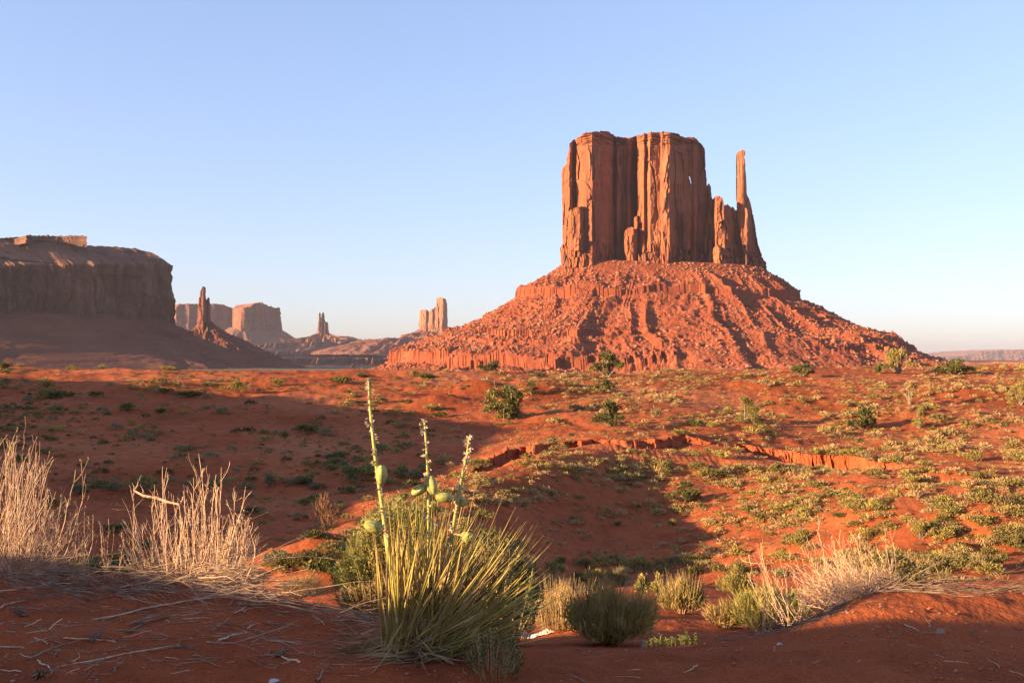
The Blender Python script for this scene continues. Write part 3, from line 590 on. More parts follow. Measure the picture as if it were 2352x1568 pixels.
# foot of the mesa
ca, sa = .707, .707; right = np.array(place(404, 735, PLS)[:3]); left = np.array(place(-330, 735, PLS)[:3])
cen = (right + left) / 2; hl = np.linalg.norm(right[:2] - left[:2]) / 2; Ym = 2340
pm = world_prof([(-8, 705), (0, 722), (36, 750), (66, 768), (96, 782), (156, 806), (216, 822), (296, 838), (360, 852), (420, 860)], Ym)
cc = cen[:2] + np.array([-sa, ca]) * 160
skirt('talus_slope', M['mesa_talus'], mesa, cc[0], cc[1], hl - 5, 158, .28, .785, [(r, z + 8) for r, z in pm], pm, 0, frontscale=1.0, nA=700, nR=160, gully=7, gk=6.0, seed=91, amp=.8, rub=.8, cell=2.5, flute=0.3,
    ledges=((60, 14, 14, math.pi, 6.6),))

# ------------------------------------------------------------------ far formations
def formation(root, Y, kind, **kw):
    o = tower(kind, kw.pop('mat', M['far']), None, (0.0, Y, kw.pop('ang', 0.0)), **kw); return reparent(o, root)
# thin spire with small companion
Y = 3000.; sp = empty('rock_spire', ((465 - 1176) / F * Y, Y, -20)); tag(sp, 'thin pointed rock spire on a dark cone, just right of the long shaded mesa', 'rock spire')
formation(sp, Y, 'needle', Lz=[(656, 464), (668, 461), (684, 458), (700, 455), (740, 452), (775, 450)], Rz=[(656, 466), (668, 469), (684, 472), (700, 476), (740, 478), (775, 480)], ztop=[(461, 668), (464.5, 656), (466, 657), (469, 667)],
   depth=[(450, 0), (458, 25), (468, 30), (474, 5), (482, -8)], vbase=775, nf=110, nz=140, back=25, disp=cliff_disp(3.5, 1 / 14., 1 / 60., seed=101, base_v=740))
formation(sp, Y, 'companion_needle', Lz=[(683, 474), (740, 472), (760, 472)], Rz=[(683, 480), (700, 482), (740, 483), (760, 484)], ztop=[(475, 688), (478, 683), (481, 687)], depth=[(472, 0), (478, 6), (484, -6)], vbase=760, nf=30, nz=60, back=12, disp=cliff_disp(2, 1 / 10., 1 / 40., seed=103))
x0 = (466 - 1176) / F * Y
skirt('talus_slope', M['mesa_talus'], sp, x0, Y + 10, 14, 14, 1.0, 0, world_prof([(-9, 725), (0, 742), (20, 765), (50, 790), (120, 830), (200, 852)], Y), world_prof([(-9, 722), (0, 738), (30, 758), (66, 776), (116, 802), (166, 826), (230, 850)], Y), 0, nA=260, nR=120, gully=10, gk=4, seed=105, amp=2)
# two broad hazy mesas
Y = 7200.
for nm, lab, Lz, Rz, zt, dp, vb, pl_, pr_, cxr, seed in [
   ('mesa', 'hazy flat mesa behind the thin spire, left one of the far pair', [(697, 405), (740, 402)], [(697, 530), (712, 545), (745, 549), (760, 550)], [(405, 705), (415, 698), (480, 697), (521, 699), (527, 704), (545, 713)],
     [(400, 0), (420, -20), (430, 20), (455, 0), (470, 25), (520, 20), (540, 10), (549, -10)], 770, [(-10, 740), (0, 752), (60, 790), (120, 815), (200, 840)], [(-10, 745), (0, 755), (40, 785), (100, 815), (180, 840)], (402, 549), 111),
   ('mesa', 'hazy purple mesa with a low peaked cap, right one of the far pair', [(697, 549), (706, 547), (750, 546), (770, 544)], [(706, 640), (712, 641), (740, 644), (770, 648)], [(549, 707), (566, 704), (583, 695), (598, 694), (612, 703), (640, 708)],
     [(544, -20), (549, 25), (552, 40), (600, 36), (640, 20), (648, 0)], 775, [(-10, 748), (0, 752), (30, 775), (70, 800), (130, 830), (200, 850)], [(-8, 750), (0, 756), (14, 766), (26, 775), (60, 795), (130, 830), (200, 850)], (546, 646), 115)]:
    cx_ = (sum(cxr) / 2 - 1176) / F * Y; rt = empty(nm, (cx_, Y, -20)); tag(rt, lab, 'mesa', 'distant mesas left of centre')
    reparent(tower('cliff_wall', M['far'], None, (cx_, Y, .62), Lz=Lz, Rz=Rz, ztop=zt, depth=dp, vbase=vb, nf=200, nz=90, back=350, disp=cliff_disp(9, 1 / 90., 1 / 300., seed=seed, strata=3)), rt)
    skirt('talus_slope', M['far_ledge'], rt, cx_ - 60, Y + 110, (cxr[1] - cxr[0]) / 2 / F * Y * 1.1, 130, .35, .62, world_prof(pl_, Y), world_prof(pr_, Y), 0, nA=260, nR=90, gully=12, gk=5, seed=seed + 2, amp=3, cell=6, rub=.4)
    Y = 7000.
# small butte with twin fingers on a stepped cone
Y = 6300.; rt = empty('butte', ((738 - 1176) / F * Y, Y, -20)); tag(rt, 'small distant butte with twin stone fingers on a stepped cone in the far valley', 'butte')
for Lz, Rz, zt, vb, sd_ in [([(718, 732), (745, 731), (762, 729)], [(718, 736), (730, 737), (762, 742)], [(732, 720), (734, 718), (736, 720)], 765, 121), ([(718, 739), (735, 737), (765, 734)], [(718, 744), (735, 746), (752, 750), (765, 752)], [(740, 721), (742, 717), (744, 721)], 768, 123),
      ([(738, 746), (765, 742)], [(738, 753), (765, 755)], [(746, 741), (750, 739), (753, 741)], 770, 125)]:
    formation(rt, Y, 'finger', Lz=Lz, Rz=Rz, ztop=zt, depth=[(Lz[-1][1], 0), (Lz[-1][1] + 4, 30), (Rz[-1][1], -10)], vbase=vb, nf=40, nz=60, back=30, disp=cliff_disp(5, 1 / 20., 1 / 90., seed=sd_))
skirt('talus_slope', M['far'], rt, (742 - 1176) / F * Y, Y + 30, 34, 30, 1.0, 0, world_prof([(-6, 755), (0, 762), (25, 776), (45, 780), (60, 784), (100, 792), (170, 802), (240, 820)], Y), world_prof([(-6, 758), (0, 765), (16, 772), (30, 775), (58, 776), (64, 783), (100, 792), (170, 800), (240, 820)], Y), 0, nA=300, nR=140, gully=12, gk=7, seed=127, amp=2.5, cell=5, rub=.45, ledges=((115, 30, 18, 2.5, 7, .3),))
# castle like butte beside the big cone
Y = 5200.; rt = empty('butte', ((995 - 1176) / F * Y, Y, -20)); tag(rt, 'sunlit pink castle shaped butte with a tall tower, left of the big rubble cone', 'butte')
formation(rt, Y, 'tower_block', mat=M['far_lit'], Lz=[(683, 1003), (700, 1002), (762, 1001)], Rz=[(683, 1022), (690, 1025), (700, 1027), (745, 1028), (762, 1030)], ztop=[(1002, 685), (1006, 683), (1018, 683), (1025, 687)], depth=[(1001, 20), (1004, 66), (1018, 92), (1023, 66), (1030, -20)], vbase=768, nf=90, nz=120, back=110, disp=cliff_disp(4, 1 / 28., 1 / 160., seed=131, base_v=752))
formation(rt, Y, 'lower_wall', mat=M['far_lit'], Lz=[(710, 963), (762, 962)], Rz=[(710, 1006), (762, 1008)], ztop=[(962, 716), (966, 713), (970, 710), (979, 711), (983, 716), (987, 714), (993, 709), (1001, 705), (1006, 704)], depth=[(962, 0), (966, 30), (978, 50), (983, 44), (987, 56), (1006, 76), (1008, 60)], vbase=768, nf=120, nz=90, back=90, disp=cliff_disp(4, 1 / 28., 1 / 120., seed=133, base_v=752))
skirt('talus_slope', M['far'], rt, (995 - 1176) / F * Y, Y + 30, 78, 70, .8, 0, world_prof([(-6, 748), (0, 756), (20, 767), (40, 772), (45, 780), (80, 783), (140, 786), (200, 800), (260, 815)], Y), world_prof([(-6, 748), (0, 757), (30, 775), (80, 790), (140, 800), (200, 820)], Y), 0, nA=300, nR=110, gully=14, gk=7, seed=135, amp=2.5, cell=4, rub=.6)
# stepped benches across the far valley floor
def bench(Y, pts, drop, depthm, seed, name='bench'):
    us = np.linspace(pts[0][0], pts[-1][0], 420); vt = itp(us, pts); x = (us - 1176) / F * Y; zt = (HV - vt) / F * Y
    rows = []
    n_ = 40
    wob = 110 * fbm(us * .03, 0, 0, 4, seed) + 40 * ridged(us * .09, 0, 0, 2, seed + 1)
    for i in range(n_):
        t = i / (n_ - 1)
        if t < .3: yy = Y + depthm * (1 - t / .3); zz = zt + 3 * vn(us * .03, yy * .002, 0, seed)
        elif t < .6: q = (t - .3) / .3; yy = Y - q * 40; zz = zt - drop * .55 * q + 0 * us
        else: q = (t - .6) / .4; yy = Y - 40 - q * 260; zz = zt - drop * (.55 + .45 * q)
        rows.append(np.stack([x, yy - (0 if t < .15 else 1) * wob * (1 + .4 * t) + 8 * vn(us * .4, t * 6, 0, seed + 3), zz + (2 * fbm(us * .2, t * 5, 0, 2, seed + 4) if t > .3 else 0)], -1))
    V = np.stack(rows); o = link(name, mesh_np(name, V.reshape(-1, 3), grid_faces(n_, 420), False), None, [M['far_ledge']]); return o
for i, (Y, pts, drop, dm) in enumerate([(6000, [(560, 800), (600, 790), (700, 785), (812, 784), (900, 787), (940, 787), (1000, 790), (1300, 800)], 60, 900), (5000, [(500, 812), (640, 808), (760, 806), (900, 808), (1300, 812)], 45, 900), (3900, [(500, 826), (660, 823), (760, 821), (900, 822), (1300, 824)], 40, 900)]):
    o = bench(Y, pts, drop, dm, 140 + i, 'terrain_bench'); tag(o, kind='structure')
# low far mesas on the right horizon
Y = 21000.; rt = empty('mesa', ((2300 - 1176) / F * Y, Y, -40)); tag(rt, 'very distant pale lilac mesa on the right horizon', 'mesa')
formation(rt, Y, 'cliff_wall', Lz=[(800, 2060), (830, 2010)], Rz=[(800, 2600), (830, 2640)], ztop=[(2070, 820), (2100, 819), (2160, 820), (2225, 816), (2240, 808), (2270, 806), (2310, 803), (2352, 803), (2450, 804), (2600, 806)], depth=[(2010, 0), (2100, 300), (2230, 500), (2400, 900), (2640, 600)], vbase=831, nf=260, nz=40, back=2500, disp=cliff_disp(60, 1 / 500., 1 / 300., seed=151, strata=20))
o = bench(2600, [(2080, 833), (2130, 830), (2200, 830), (2250, 832), (2352, 829), (2500, 829), (2800, 829)], 14, 700, 155, 'terrain_bench'); tag(o, kind='structure')


#<VEG>
# ------------------------------------------------------------------ desert plants in the middle distance
def shrub_mesh(name, mats, n=420, w=1.0, h=.6, lobes=7, leaf=(.05, .12), lw=.4, up=.6, seed=0, stems=14, mix_=0.0, spread=.31):
    """dome of small leaves in several uneven clumps on a few stems; width 1, standing on z = 0"""
    r_ = np.random.RandomState(seed); b = Bag()
    cs = []
    for i in range(lobes):
        a = r_.uniform(0, 6.28); q = r_.uniform(0, spread) if i else 0
        cs.append((q * math.cos(a) * w, q * math.sin(a) * w, h * r_.uniform(.28, .62) * (1 - .5 * q / max(spread, .01)), r_.uniform(.13, .24) * w))
    C, D = [], []
    for i in range(n):
        c = cs[r_.randint(lobes)]; d = r_.normal(size=3); d /= np.linalg.norm(d); rad = c[3] * r_.uniform(.45, 1.08)
        p = np.array([c[0], c[1], c[2]]) + d * rad * np.array([1, 1, h / w * 1.25])
        if p[2] < .02: p[2] = abs(p[2]) * .4 + .02
        C.append(p); D.append(d * (1 - up) + np.array([r_.uniform(-.3, .3), r_.uniform(-.3, .3), up + .1]))
    C, D = np.array(C), np.array(D); L = r_.uniform(*leaf, n)
    k = r_.rand(n) < mix_
    for q, mi in ((~k, 0), (k, 1)):
        if q.any(): b.leaves(C[q], D[q], L[q], L[q] * lw, mi, r_.normal(size=(q.sum(), 3)))
    for i in range(stems):
        c = cs[r_.randint(lobes)]
        b.tube([(c[0] * .15, c[1] * .15, -.03), (c[0] * .6, c[1] * .6, c[2] * .5), (c[0], c[1], c[2])], [.012, .009, .004], 3, len(mats) - 1)
    return mesh_np(name, np.concatenate(b.V), np.concatenate(b.F), False, np.concatenate(b.M)), mats
def grass_mesh(name, mats, n=300, h=.6, w=1.0, seed=0, lean=.5, bw=.018, mix_=.3, base=.25):
    r_ = np.random.RandomState(seed); b = Bag()
    a = r_.uniform(0, 6.28, n); q = np.sqrt(r_.rand(n)) * base * w
    C = np.stack([q * np.cos(a), q * np.sin(a), np.full(n, -.02)], 1)
    D = np.stack([np.cos(a) * q * lean * 3.2 / w + r_.normal(0, .12, n), np.sin(a) * q * lean * 3.2 / w + r_.normal(0, .12, n), np.ones(n)], 1)
    D /= np.linalg.norm(D, axis=1)[:, None]; L = h * r_.uniform(.55, 1.1, n)
    k = r_.rand(n) < mix_
    for qq, mi in ((~k, 0), (k, 1)):
        if qq.any(): b.leaves(C[qq], D[qq], L[qq], bw * r_.uniform(.6, 1.4, qq.sum()), mi, r_.normal(size=(qq.sum(), 3)))
    return mesh_np(name, np.concatenate(b.V), np.concatenate(b.F), False, np.concatenate(b.M)), mats
PROTO = {
 'sage': [shrub_mesh('sagebrush', [M['sage'], M['olive'], M['bark']], seed=i, mix_=.3, n=520) for i in range(3)],
 'dark': [shrub_mesh('dark_shrub', [M['dark_green'], M['olive'], M['bark']], seed=10 + i, mix_=.35, n=620, h=.5, lobes=9) for i in range(3)],
 'yellow': [shrub_mesh('rabbitbrush', [M['yellow'], M['olive'], M['bark']], seed=20 + i, mix_=.3, n=520, h=.55, up=.75, leaf=(.06, .14), lw=.28) for i in range(2)],
 'silver': [shrub_mesh('silver_shrub', [M['silver'], M['sage'], M['bark']], seed=30 + i, mix_=.3, n=480, h=.55) for i in range(2)],
 'straw': [shrub_mesh('dry_shrub', [M['straw'], M['sage'], M['bark']], seed=40 + i, mix_=.4, n=460, h=.5, leaf=(.05, .14), lw=.22, up=.7) for i in range(3)],
 'tuft': [grass_mesh('grass_clump', [M['straw'], M['olive']], seed=50 + i, n=260) for i in range(2)],
 'russet': [shrub_mesh('bare_shrub', [M['russet'], M['straw'], M['russet']], seed=60, n=900, h=1.0, leaf=(.05, .2), lw=.07, up=.85, stems=60, lobes=9)],
 'greenish': [shrub_mesh('leafy_shrub', [M['green'], M['dark_green'], M['bark']], seed=70 + i, mix_=.45, n=600, h=.6, leaf=(.04, .1), up=.75, lw=.3) for i in range(2)],
}
CATN = {'sage': 'sagebrush', 'dark': 'dark_shrub', 'yellow': 'rabbitbrush', 'silver': 'silver_shrub', 'straw': 'dry_shrub', 'tuft': 'grass_clump', 'russet': 'bare_shrub', 'greenish': 'leafy_shrub'}
def put_shrub(kind, u, v, wpx, hpx, label, group, rng=random, p=None):
    me, mats = PROTO[kind][rng.randrange(len(PROTO[kind]))]
    if not len(me.materials):
        for m in mats: me.materials.append(m)
    p = hit(u, v) if p is None else p
    o = bpy.data.objects.new(CATN[kind], me); COL.objects.link(o)
    o.location = (p[0], p[1], p[2] - .02); w = px_size(p, wpx)
    zs = {'russet': 1.05, 'tuft': .62}.get(kind, .62)
    w *= 1.2; o.scale = (w, w * rng.uniform(.8, 1.1), 1.15 * px_size(p, hpx) / zs); o.rotation_euler = (0, 0, rng.uniform(0, 6.28))
    cat = {'tuft': 'grass', 'sage': 'sagebrush'}.get(kind, 'shrub')
    tag(o, label, cat, group); return o

# junipers and other trees: trunk with limbs, crown of leaf clumps
def juniper(u, v, wpx, hpx, label, seed, mat='dark_green', dens=1.0, kind='juniper_tree', name2='crown', bare=.12, lobes=11, group='scattered junipers'):
    r_ = np.random.RandomState(seed); p = hit(u, v); W = px_size(p, wpx) * 1.08; H = px_size(p, hpx) * 1.08
    rt = empty(kind, (p[0], p[1], p[2] - .05)); tag(rt, label, 'tree', group)
    t = Bag(); cr = Bag(); cl = []
    for i in range(lobes):
        a = r_.uniform(0, 6.28); q = r_.uniform(.05, .46); zz = r_.uniform(.28 if dens < .6 else .14, .84)
        q *= (1.15 - .6 * max(0, zz - .45) / .4)
        cl.append((q * W * math.cos(a), q * W * math.sin(a), zz * H, r_.uniform(.14, .23) * W))
    cl.append((0, 0, H * .72, W * .2)); cl.append((W * .05, 0, H * .45, W * .26))
    for c in cl:
        m_ = np.array([c[0] * .45 + r_.normal(0, .03 * W), c[1] * .45, c[2] * .5])
        t.tube([(c[0] * .08, c[1] * .08, -.05), m_ * .55, m_, (c[0] * .8, c[1] * .8, c[2] * .85), (c[0], c[1], c[2])], np.array([.05, .04, .028, .018, .008]) * W * .8, 5)
        for q in range(5):
            d = r_.normal(size=3) * c[3] * .8; t.tube([(c[0] * .8, c[1] * .8, c[2] * .85), (c[0] + d[0] * .6, c[1] + d[1] * .6, c[2] + abs(d[2]) * .5), (c[0] + d[0], c[1] + d[1], c[2] + d[2])], [.01 * W, .006 * W, .003 * W], 3)
    n = int(4200 * dens); C = []; D = []
    sub = []
    for c in cl:
        for q in range(9):
            d = r_.normal(size=3); d /= np.linalg.norm(d); sub.append(np.array(c[:3]) + d * c[3] * r_.uniform(.3, 1) * np.array([1, 1, H / W * .9]))
    sub = np.array(sub)
    pick = r_.randint(0, len(sub), n); d = r_.normal(size=(n, 3)); d /= np.linalg.norm(d, axis=1)[:, None]
    C = sub[pick] + d * W * .065 * r_.rand(n)[:, None] ** .5; C[:, 2] = np.maximum(C[:, 2], .06 * H)
    D = d * .6 + np.array([0, 0, .8]) + r_.normal(0, .25, (n, 3))
    L = W * r_.uniform(.035, .075, n); k = r_.rand(n) < .35
    cr.leaves(C[~k], D[~k], L[~k], L[~k] * .5, 0); cr.leaves(C[k], D[k], L[k], L[k] * .5, 1)
    t.build('trunk', [M['bark']], rt); cr.build(name2, [M[mat], M['olive']], rt)
    return rt
JU = [(1168, 962, 96, 70, 'large round juniper with a double crown on the red rise left of the butte', 'dark_green', 1.3, 16),
 (1398, 978, 66, 58, 'bushy juniper straight above the long cut bank', 'dark_green', 1.0, 11),
 (1395, 866, 66, 56, 'tall juniper on the dune crest in front of the rubble cone', 'dark_green', 1.0, 11),
 (1129, 852, 46, 24, 'low wide juniper on the bare dune under the layered ledge', 'dark_green', .8, 9),
 (1712, 968, 50, 60, 'upright juniper on the slope right of centre with a paler bush at its foot', 'olive', 1.0, 9),
 (1980, 986, 62, 48, 'dark green spreading juniper above the taller cut bank', 'dark_green', 1.1, 10),
 (2062, 856, 78, 52, 'open brown crowned tree at the right foot of the rubble cone', 'olive', .55, 13),
 (2019, 860, 34, 25, 'small dark juniper just left of the open brown tree', 'dark_green', .7, 8),
 (2195, 860, 62, 34, 'dense rounded juniper alone near the right end of the skyline', 'dark_green', 1.1, 11),
 (1220, 906, 34, 28, 'small round juniper in the shade above the double juniper', 'dark_green', .6, 7),
 (1391, 900, 40, 30, 'small juniper directly below the tall skyline juniper', 'dark_green', .7, 8),
 (2090, 928, 50, 52, 'sparse leaning tree in the upper right scrub', 'straw', .5, 9),
 (2112, 984, 42, 48, 'small tree with olive crown below the sparse leaning tree', 'olive', .7, 8),
 (2345, 932, 50, 52, 'juniper cut by the right edge of the photo', 'olive', .9, 9),
 (1574, 1152, 64, 48, 'juniper in the shaded hollow with only its top lit', 'dark_green', .9, 10),
 (2115, 1238, 50, 44, 'rounded juniper beside the red mound low on the right', 'olive', .9, 9),
 (810, 842, 13, 13, 'tiny lone tree on the skyline left of the layered ledge', 'olive', .4, 6),
 (1846, 864, 58, 26, 'flat topped juniper on the skyline under the right side of the cone', 'dark_green', .8, 10),
 (2345, 1265, 55, 52, 'leafy tree low at the right edge of the photo', 'sage', .8, 9),
 (2065, 1345, 120, 74, 'olive bushy tree just behind the bright dry brush at right', 'olive', 1.2, 14)]
for i, (u, v, w, h, lab, mt, dn, lb) in enumerate(JU):
    juniper(u, v, w, h, lab, 200 + i, mt, dn, lobes=lb)
rg = random.Random(4)
G1 = 'bushes on the dune crest and slopes'
NS = [('yellow', 545, 903, 52, 34, 'pale yellow green bush on the lit crest at left'), ('yellow', 634, 886, 46, 22, 'flat yellow green bush right of the pale crest bush'), ('dark', 785, 882, 64, 26, 'dark wide bush on the crest above the tallest flower stalk'),
 ('dark', 830, 868, 40, 16, 'low dark bush near the top of the tallest flower stalk'), ('dark', 130, 914, 90, 26, 'widest dark bush row on the upper left slope'), ('dark', 216, 912, 44, 22, 'round dark bush right of the wide dark row'), ('yellow', 108, 890, 30, 22, 'bright green bush above the wide dark row'),
 ('dark', 375, 902, 52, 18, 'dark bush with lit top left of the long dark hedge'), ('dark', 438, 912, 80, 22, 'long dark hedge below the crest at left'), ('dark', 292, 944, 56, 24, 'dark bush pair halfway up the left slope'), ('dark', 372, 948, 34, 18, 'small dark bush right of the halfway pair'),
 ('dark', 700, 992, 62, 22, 'dark mounded bush at the middle of the left slope'), ('sage', 655, 1010, 30, 26, 'grey bush under the dark mounded bush'), ('yellow', 300, 974, 26, 14, 'small dark bush on the left slope above the dark red scar'),
 ('dark', 10, 848, 40, 24, 'bush on the skyline at the far left edge'), ('yellow', 380, 850, 56, 12, 'orange lit bush on the left skyline'), ('sage', 165, 852, 34, 14, 'pale bush on the left skyline'), ('silver', 235, 848, 40, 12, 'small pale bush on the left skyline before the shaded mesa'),
 ('sage', 15, 880, 34, 16, 'pale bush below the far left skyline'), ('straw', 795, 935, 44, 22, 'pale lit bush left of the tallest flower stalk'), ('straw', 770, 950, 46, 14, 'golden bush under the pale lit bush'), ('yellow', 990, 945, 62, 22, 'golden lit bush right of the tallest stalk'), ('dark', 1010, 960, 44, 22, 'dark bush in the shade of the golden bush'),
 ('dark', 975, 870, 60, 20, 'dark bush on the dune crest right of the tallest stalk'), ('yellow', 950, 866, 24, 18, 'pale bush beside the dark crest bush'), ('yellow', 1220, 880, 38, 12, 'flat green bush on the crest left of the skyline juniper'), ('olive' if False else 'dark', 1240, 866, 34, 14, 'dark low bush at the foot of the bare dune'),
 ('silver', 618, 1118, 44, 38, 'round grey bush at the foot of the left slope'), ('silver', 575, 1122, 52, 18, 'low grey bushes left of the round grey bush'), ('silver', 500, 1118, 60, 26, 'grey bush on the edge of the shaded flat'), ('sage', 330, 1125, 90, 42, 'dark grey bush mass behind the left dry branches'), ('silver', 265, 1128, 60, 26, 'pale grey bushes behind the gap of the dry branches'), ('silver', 180, 1135, 70, 30, 'pale grey bushes behind the tall dry stems'),
 ('greenish', 715, 1108, 36, 32, 'green feathery bush on the shaded flat'), ('greenish', 800, 1100, 80, 42, 'green feathery thicket behind the tallest stalk'), ('greenish', 850, 1092, 60, 36, 'green thicket between the flower stalks'), ('greenish', 925, 1098, 46, 40, 'green bush between the first and second stalk'), ('silver', 955, 1100, 60, 28, 'grey bush at the mouth of the wash'), ('silver', 1000, 1112, 36, 14, 'small grey bush right of the wash mouth'),
 ('russet', 752, 1212, 92, 88, 'tall reddish bare bush left of the yucca'), ('russet', 880, 1215, 120, 90, 'dark reddish bare bush behind the stalks'), ('russet', 950, 1200, 90, 70, 'reddish bare bush behind the green pods'),
 ('sage', 1730, 980, 50, 38, 'pale bush at the foot of the upright juniper'), ('straw', 1900, 1000, 66, 34, 'large pale dome bush above the cut banks'), ('yellow', 1655, 1052, 80, 24, 'green bushes in the gap between the two cut banks'), ('yellow', 1600, 1048, 40, 18, 'small bush at the right end of the long bank'), ('yellow', 1638, 982, 28, 18, 'round bright bush left of the upright juniper'),
 ('dark', 1590, 978, 60, 24, 'dark low bushes on the terrace'), ('sage', 1785, 1085, 50, 30, 'grey bushes under the taller cut bank'), ('sage', 1530, 1078, 44, 24, 'pale bush on the slope under the bank gap'), ('straw', 1505, 960, 50, 30, 'dry bush right of the bushy juniper'), ('sage', 2240, 1060, 50, 34, 'grey bush right of the taller cut bank'), ('straw', 2030, 1190, 90, 24, 'long dry grass bush on the right slope'),
 ('dark', 1420, 1208, 26, 16, 'dark bush on the floor of the hollow'), ('sage', 1545, 1208, 30, 22, 'grey bush on the floor of the hollow'), ('dark', 1930, 1188, 44, 18, 'dark bushes on the right slope'), ('straw', 2150, 1220, 44, 26, 'pale bush left of the red mound'),
]
for k_n in NS: put_shrub(k_n[0], *k_n[1:], G1, rg)
# nearer bushes in the gap right of the yucca and green line behind them
G2 = 'bushes in the hollow behind the near sand'
for q in [('greenish', 1270, 1322, 70, 42, 'green bush right of the leafy bush in the hollow'), ('greenish', 1215, 1318, 60, 46, 'green bush half hidden behind the dark leafy shrub'), ('dark', 1330, 1335, 66, 34, 'dark rounded bush in the green line'), ('greenish', 1405, 1330, 56, 26, 'small green bush at the right of the green line'), ('sage', 1345, 1305, 60, 26, 'grey green bush above the green line'), ('sage', 1290, 1298, 44, 24, 'small upper bush of the green line'),
   ('tuft', 1212, 1322, 44, 42, 'bright yellow grass clump beside the dark leafy shrub'), ('tuft', 1262, 1352, 52, 36, 'golden grass clump below the yellow one'), ('yellow', 1372, 1342, 62, 48, 'yellow bush with bright lit side in the hollow'), ('yellow', 1395, 1366, 48, 26, 'small yellow bush in front of the bright one'), ('dark', 1590, 1322, 56, 30, 'dark bush in the line right of centre'), ('sage', 1650, 1312, 60, 26, 'grey bush in the line right of centre'), ('dark', 1700, 1320, 70, 30, 'dark bush behind the golden topped bush'), ('sage', 1520, 1300, 60, 18, 'low bush band under the hollow slope'), ('silver', 1790, 1325, 70, 24, 'grey low bushes right of the golden topped bush')]:
    put_shrub(*q, G2, rg)

# many small plants: the 300 that show largest are things, the rest one mass
def density(u, v):
    d = .45
    if v < 872 and u < 1300: d = .22 if u > 420 else .5
    if 1120 < v < 1290 and u < 720: d = .06                    # bare flat
    if u > 1080 and v > 1060: d = .8
    if u > 1250 and v < 1000: d = 1.0
    if u > 1900: d = 1.15
    if 980 < v < 1035 and 1000 < u < 1700: d = .12
    if 1170 < v < 1260 and 1050 < u < 1450: d = .25
    return d
cand = []
r5 = np.random.RandomState(5)
while len(cand) < 8600:
    u = r5.uniform(-30, 2400); v = 838 + 480 * r5.rand() ** 1.25
    cl_ = .5 + 1.3 * float(vn(u * .012, v * .035, 0, 66)) + .7 * float(vn(u * .04, v * .12, 0, 67))
    if r5.rand() > density(u, v) * max(.06, cl_): continue
    cand.append((u, v))
cu_ = np.array(cand)
P = np.zeros((len(cu_), 3)); ok = np.ones(len(cu_), bool)
order = np.argsort(cu_[:, 0])
for b0 in range(0, len(cu_), 400):       # sight lines in blocks
    idx = order[b0:b0 + 400]; U_ = cu_[idx, 0][:, None]; yy = RAYY[None, ::2]; xx = (U_ - 1176) / F * yy
    zz = height(xx, np.broadcast_to(yy, xx.shape)); vt = HV - zz * F / yy
    w_ = vt <= cu_[idx, 1][:, None]; any_ = w_.any(1); j = np.where(any_, w_.argmax(1), 0)
    P[idx] = np.stack([xx[np.arange(len(idx)), j], np.broadcast_to(yy, xx.shape)[np.arange(len(idx)), j], zz[np.arange(len(idx)), j]], 1)
    ok[idx] = any_
ok &= (P[:, 1] > 20) & (P[:, 1] < 215)
cu_, P = cu_[ok], P[ok]
size = 1.2 * np.clip(.10 + .95 * r5.rand(len(P)) ** 3.6 + .0013 * P[:, 1], .10, 1.6) * np.where(cu_[:, 0] > 1250, 1.0, .95)
size *= np.where((P[:, 1] < 60) & (cu_[:, 0] > 1000), .75, 1)
px = size / P[:, 1] * F
big = np.argsort(-px)[:290]
left_k = ['sage', 'dark', 'dark', 'silver', 'sage', 'greenish']; right_k = ['straw', 'sage', 'straw', 'yellow', 'straw', 'sage', 'yellow', 'sage']
where = lambda u, v: ('upper' if v < 930 else 'middle' if v < 1060 else 'lower') + (' left slope' if u < 780 else ' slope behind the yucca' if u < 1150 else ' slope under the butte' if u < 1700 else ' right slope')
for q_ in range(2): right_k.append('straw')
look = {'sage': 'small grey green sagebrush', 'dark': 'small dark green bush', 'silver': 'small silvery bush', 'greenish': 'small green bush', 'straw': 'small dry straw coloured bush', 'yellow': 'small yellow green bush', 'tuft': 'small clump of dry grass'}
for i in big:
    u, v = cu_[i]; k = rg.choice(left_k if u < 1000 else right_k)
    s_ = px[i]; put_shrub(k, u, v, s_ * 1.25, s_ * (.5 if k != 'tuft' else .7), look[k] + ' on the ' + where(u, v), look[k] + ' clumps on the ' + where(u, v), rg, p=P[i])
rest = np.setdiff1d(np.arange(len(P)), big)
b = Bag(); mats_ = [M['sage'], M['dark_green'], M['straw'], M['yellow'], M['silver']]
tm = []
for sd_ in range(6):
    r_ = np.random.RandomState(300 + sd_); n = 84; a = r_.uniform(0, 6.28, n); el = np.arccos(r_.uniform(.05, 1, n)); rad = r_.uniform(.55, 1.05, n) * .5
    C = np.stack([rad * np.sin(el) * np.cos(a), rad * np.sin(el) * np.sin(a), rad * np.cos(el) * .85], 1) * np.array([1, 1, 1]); D = C * 1.2 + np.array([0, 0, .45]) + r_.normal(0, .2, (n, 3))
    bb = Bag(); bb.leaves(C * .8, D, r_.uniform(.16, .32, n), r_.uniform(.05, .12, n), 0, r_.normal(size=(n, 3))); tm.append((bb.V[0], bb.F[0]))
for i in rest:
    V, Fc = tm[r5.randint(6)]; a = r5.uniform(0, 6.28); c, s_ = math.cos(a), math.sin(a); w = size[i] * r5.uniform(.7, 1.1)
    q = np.stack([(V[:, 0] * c - V[:, 1] * s_) * w, (V[:, 0] * s_ + V[:, 1] * c) * w, V[:, 2] * w * .75], 1) + P[i]
    u = cu_[i][0]; b.add(q, Fc, r5.choice([0, 1, 4, 0, 3] if u < 1000 else [2, 2, 2, 3, 0, 2, 0]))
tag(b.build('ground_scrub', mats_), kind='stuff')
